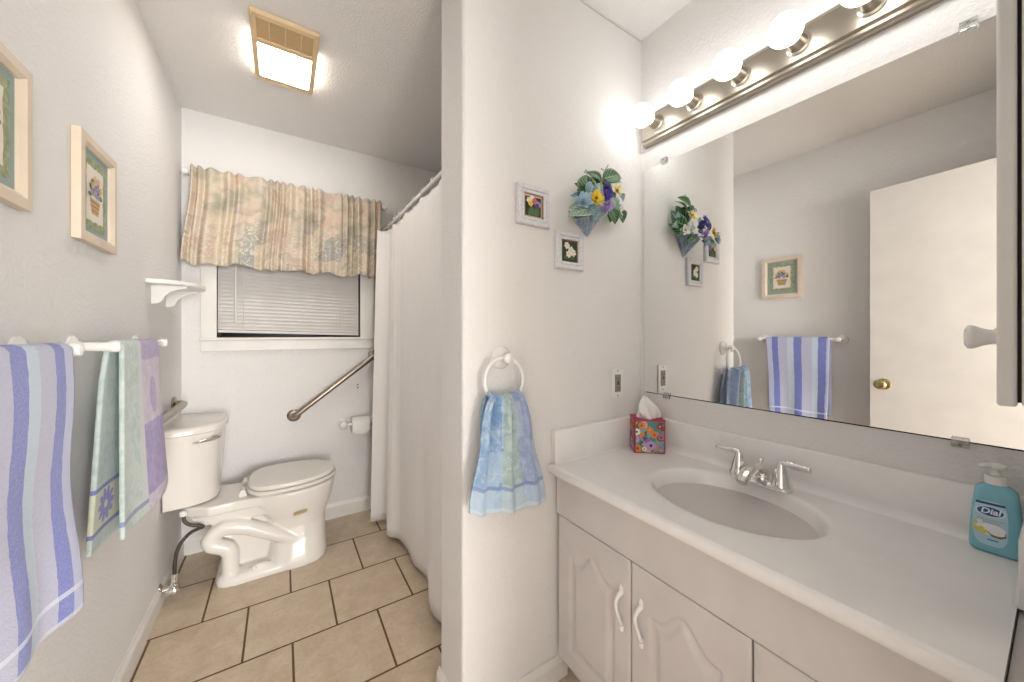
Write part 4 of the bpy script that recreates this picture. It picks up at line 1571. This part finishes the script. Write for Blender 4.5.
# u axis: -y is right when facing the bottle from the room
label_o = flat_art('front_label', soap, (lx0 + .0004, by + .006, CZ + .062), (0, -1, 0), (0, 0, 1), (-1, 0, 0), sp, .00006)
tc = bpy.data.curves.new('logo_text', 'FONT')
tc.body = 'Dial'
tc.size = .0155
tc.align_x = 'CENTER'
tc.align_y = 'CENTER'
tc.shear = .2
tc.offset = .0004
tc.extrude = .0001
to = bpy.data.objects.new('logo_text_source', tc)
COL.objects.link(to)
bpy.context.view_layer.update()
dg = bpy.context.evaluated_depsgraph_get()
tm = bpy.data.meshes.new_from_object(to.evaluated_get(dg))
bpy.data.objects.remove(to)
tm.name = 'logo_text'
R = Matrix(((0, 0, -1), (-1, 0, 0), (0, 1, 0)))      # text x -> -y, text y -> +z, text normal -> -x
for v in tm.vertices:
    v.co = R @ v.co
tm.materials.clear()
tm.materials.append(WH_)
lt = bpy.data.objects.new('logo_lettering', tm)
COL.objects.link(lt)
lt.parent = label_o
lt.location = Vector((lx0 - .0006, by + .006, CZ + .062 + .0243)) - P3(label_o)
lt['label'] = 'white logo lettering on blue oval'

# ------------------------------------------------------------------ mirror
mz0, mz1, my0, my1 = .968, 1.885, .008, .952
mir = thing('wall_mirror', 'large frameless mirror above the vanity backsplash', 'mirror', (XM(.48), .48, mz0))
g = G('mirror_glass', .0, 1, (.90, .90, .89, 1))
m = MB()
GAP = .001
m.prism([(XM(my0) - GAP, my0), (XM(my0) - GAP - .004, my0), (XM(my1) - GAP - .004, my1), (XM(my1) - GAP, my1)], mz0, mz1)
obj('glass', m, g.m, mir)
m = MB()
m.prism([(XM(my0) - .0005, my0 + .004), (XM(my0) - GAP, my0 + .004), (XM(my1) - GAP, my1 - .004), (XM(my1) - .0005, my1 - .004)], mz0 - .004, mz1 - .004)
obj('dark_backing', m, 'dark', mir)
gc = G('clear_clip', .1, 0, (.96, .96, .95, 1))
gc.b.inputs['Transmission Weight'].default_value = .85
for y, z, s_ in ((.86, mz1, 1), (.118, mz1, 1), (.85, mz0, -1), (.129, mz0, -1)):
    x = XM(y)
    m = MB().box(x - .010, x - .0005, y - .013, y + .013, z - (.004 if s_ < 0 else -.0005) - (.012 if s_ < 0 else 0), z + (.012 if s_ > 0 else 0) + (.004 if s_ > 0 else -.0005))
    m.box(x - .0125, x - .0085, y - .013, y + .013, z - .007, z + .007)
    c = obj('mirror_clip', m, gc.m, mir, bevel=.0015)
    obj('clip_screw', MB().lathe([(.003, 0), (.003, .001), (0, .0018)], (x - .012, y, z + s_ * .010), (-1, 0, 0), 10), 'grey', c)

# ------------------------------------------------------------------ vanity light
vl = thing('vanity_light', 'brushed nickel bar light with round bulbs above the mirror', 'light fixture', (XM(.49), .49, 2.035))
prof = [(0, 1.974), (.020, 1.974), (.026, 1.979), (.027, 1.986), (.022, 1.990), (.030, 1.996), (.030, 2.080), (.024, 2.086), (.020, 2.094), (0, 2.094)]
m = MB().rings([[(XM(y) - .0005 - t, y, z) for t, z in prof] for y in (.030, .946)])
obj('backplate', m, 'nickel', vl, bevel=.001)
for k in range(6):
    y = .877 - .153 * k
    x = XM(y)
    m = MB().lathe([(.030, .029), (.030, .033), (.024, .036), (.0215, .042), (.0205, .072), (.018, .073), (.018, .066)], (x, y, 2.040), (-1, 0, 0), 26)
    sk = obj('socket', m, 'nickel', vl, smooth='auto')
    prof_b = [(.0, .160)] + [(.0415 * math.sin(q), .1185 + .0415 * math.cos(q)) for q in [PI * i / 18 for i in range(1, 15)]] + [(.0175, .078), (.0165, .068)]
    obj('bulb', MB().lathe(prof_b, (x, y, 2.040), (-1, 0, 0), 28), 'bulb', sk, smooth=True)

# ------------------------------------------------------------------ medicine cabinet
mc = thing('medicine_cabinet', 'white medicine cabinet seen edge on at the right of the mirror', 'cabinet', (1.1, .005, 1.093))
obj('cabinet_box', MB().box(.955, XM(.02) - .01, .006, .0375, 1.097, 1.86), 'white', mc, bevel=.001)
obj('shadow_gap', MB().box(.958, XM(.02) - .012, .0375, .0415, 1.10, 1.857), 'dark', mc)
dr = obj('door', MB().box(.951, XM(.05) - .012, .0415, .0605, 1.093, 1.864), 'white', mc, bevel=.004, seg=3)
obj('knob', MB().lathe([(.013, 0), (.012, .004), (.0125, .010), (.015, .018), (.0195, .026), (.021, .030), (.020, .034), (.014, .037), (0, .038)], (1.012, .0605, 1.201), (0, 1, 0), 28), 'ceramic', dr, smooth='auto')

# ------------------------------------------------------------------ ceiling fan with light
fan = thing('ceiling_fan_light', 'yellowed ceiling exhaust fan with a lit panel', 'ceiling light', (.012, 1.867, H))
fx0, fx1, fy0, fy1 = -.106, .130, 1.655, 2.082


def fz(y):
    t = (y - (fy0 + fy1) / 2) / ((fy1 - fy0) / 2)
    return H - .016 - .020 * (1 - t * t)


def arcbar(mb, x0, x1, y0, y1, lift=0, thick=.012, n=12, mi=0):
    rs = []
    for k in range(n + 1):
        y = y0 + (y1 - y0) * k / n
        z = fz(y) + lift
        rs.append([(x0, y, z), (x1, y, z), (x1, y, z + thick), (x0, y, z + thick)])
    mb.rings(rs, mi=mi)


m = MB()
arcbar(m, fx0, fx0 + .020, fy0, fy1)
arcbar(m, fx1 - .020, fx1, fy0, fy1)
arcbar(m, fx0 + .02, fx1 - .02, fy0, fy0 + .026)
arcbar(m, fx0 + .02, fx1 - .02, fy1 - .038, fy1)
arcbar(m, fx0 + .02, fx1 - .02, 1.778, 1.802)
m.box(fx0 + .004, fx0 + .008, 1.79, fy1 - .014, H - .028, H - .014).box(fx1 - .008, fx1 - .004, 1.79, fy1 - .014, H - .028, H - .014)
m.box(fx0 + .004, fx0 + .008, fy0 + .003, 1.79, H - .03, H).box(fx1 - .008, fx1 - .004, fy0 + .003, 1.79, H - .03, H)
m.box(fx0 + .004, fx1 - .004, fy0 + .003, fy0 + .007, H - .02, H).box(fx0 + .004, fx1 - .004, fy1 - .007, fy1 - .003, H - .02, H)
obj('cover', m, 'almond', fan, bevel=.002)
m = MB()
n_ = 14
for k in range(n_):
    y = fy0 + .028 + (1.776 - fy0 - .028) * (k + .5) / n_
    m.box(fx0 + .02, fx1 - .02, y - .0022, y + .0022, fz(y) + .003, fz(y) + .012)
obj('grille', m, 'grille', fan)
m = MB()
for x in (-.043, .012, .067):
    arcbar(m, x - .002, x + .002, fy0 + .024, 1.78, .001, .008)
obj('grille_rib', m, 'almond', fan)
obj('fan_recess', MB().box(fx0 + .012, fx1 - .012, fy0 + .012, 1.79, H - .006, H - .001), plain('recess_brown', rgb(120, 92, 60), .8), fan)  # plain brown sheet above the grille slats
m = MB()
arcbar(m, fx0 + .0215, fx1 - .0215, 1.803, fy1 - .039, .003, .010)
obj('light_panel', m, 'panel', fan)
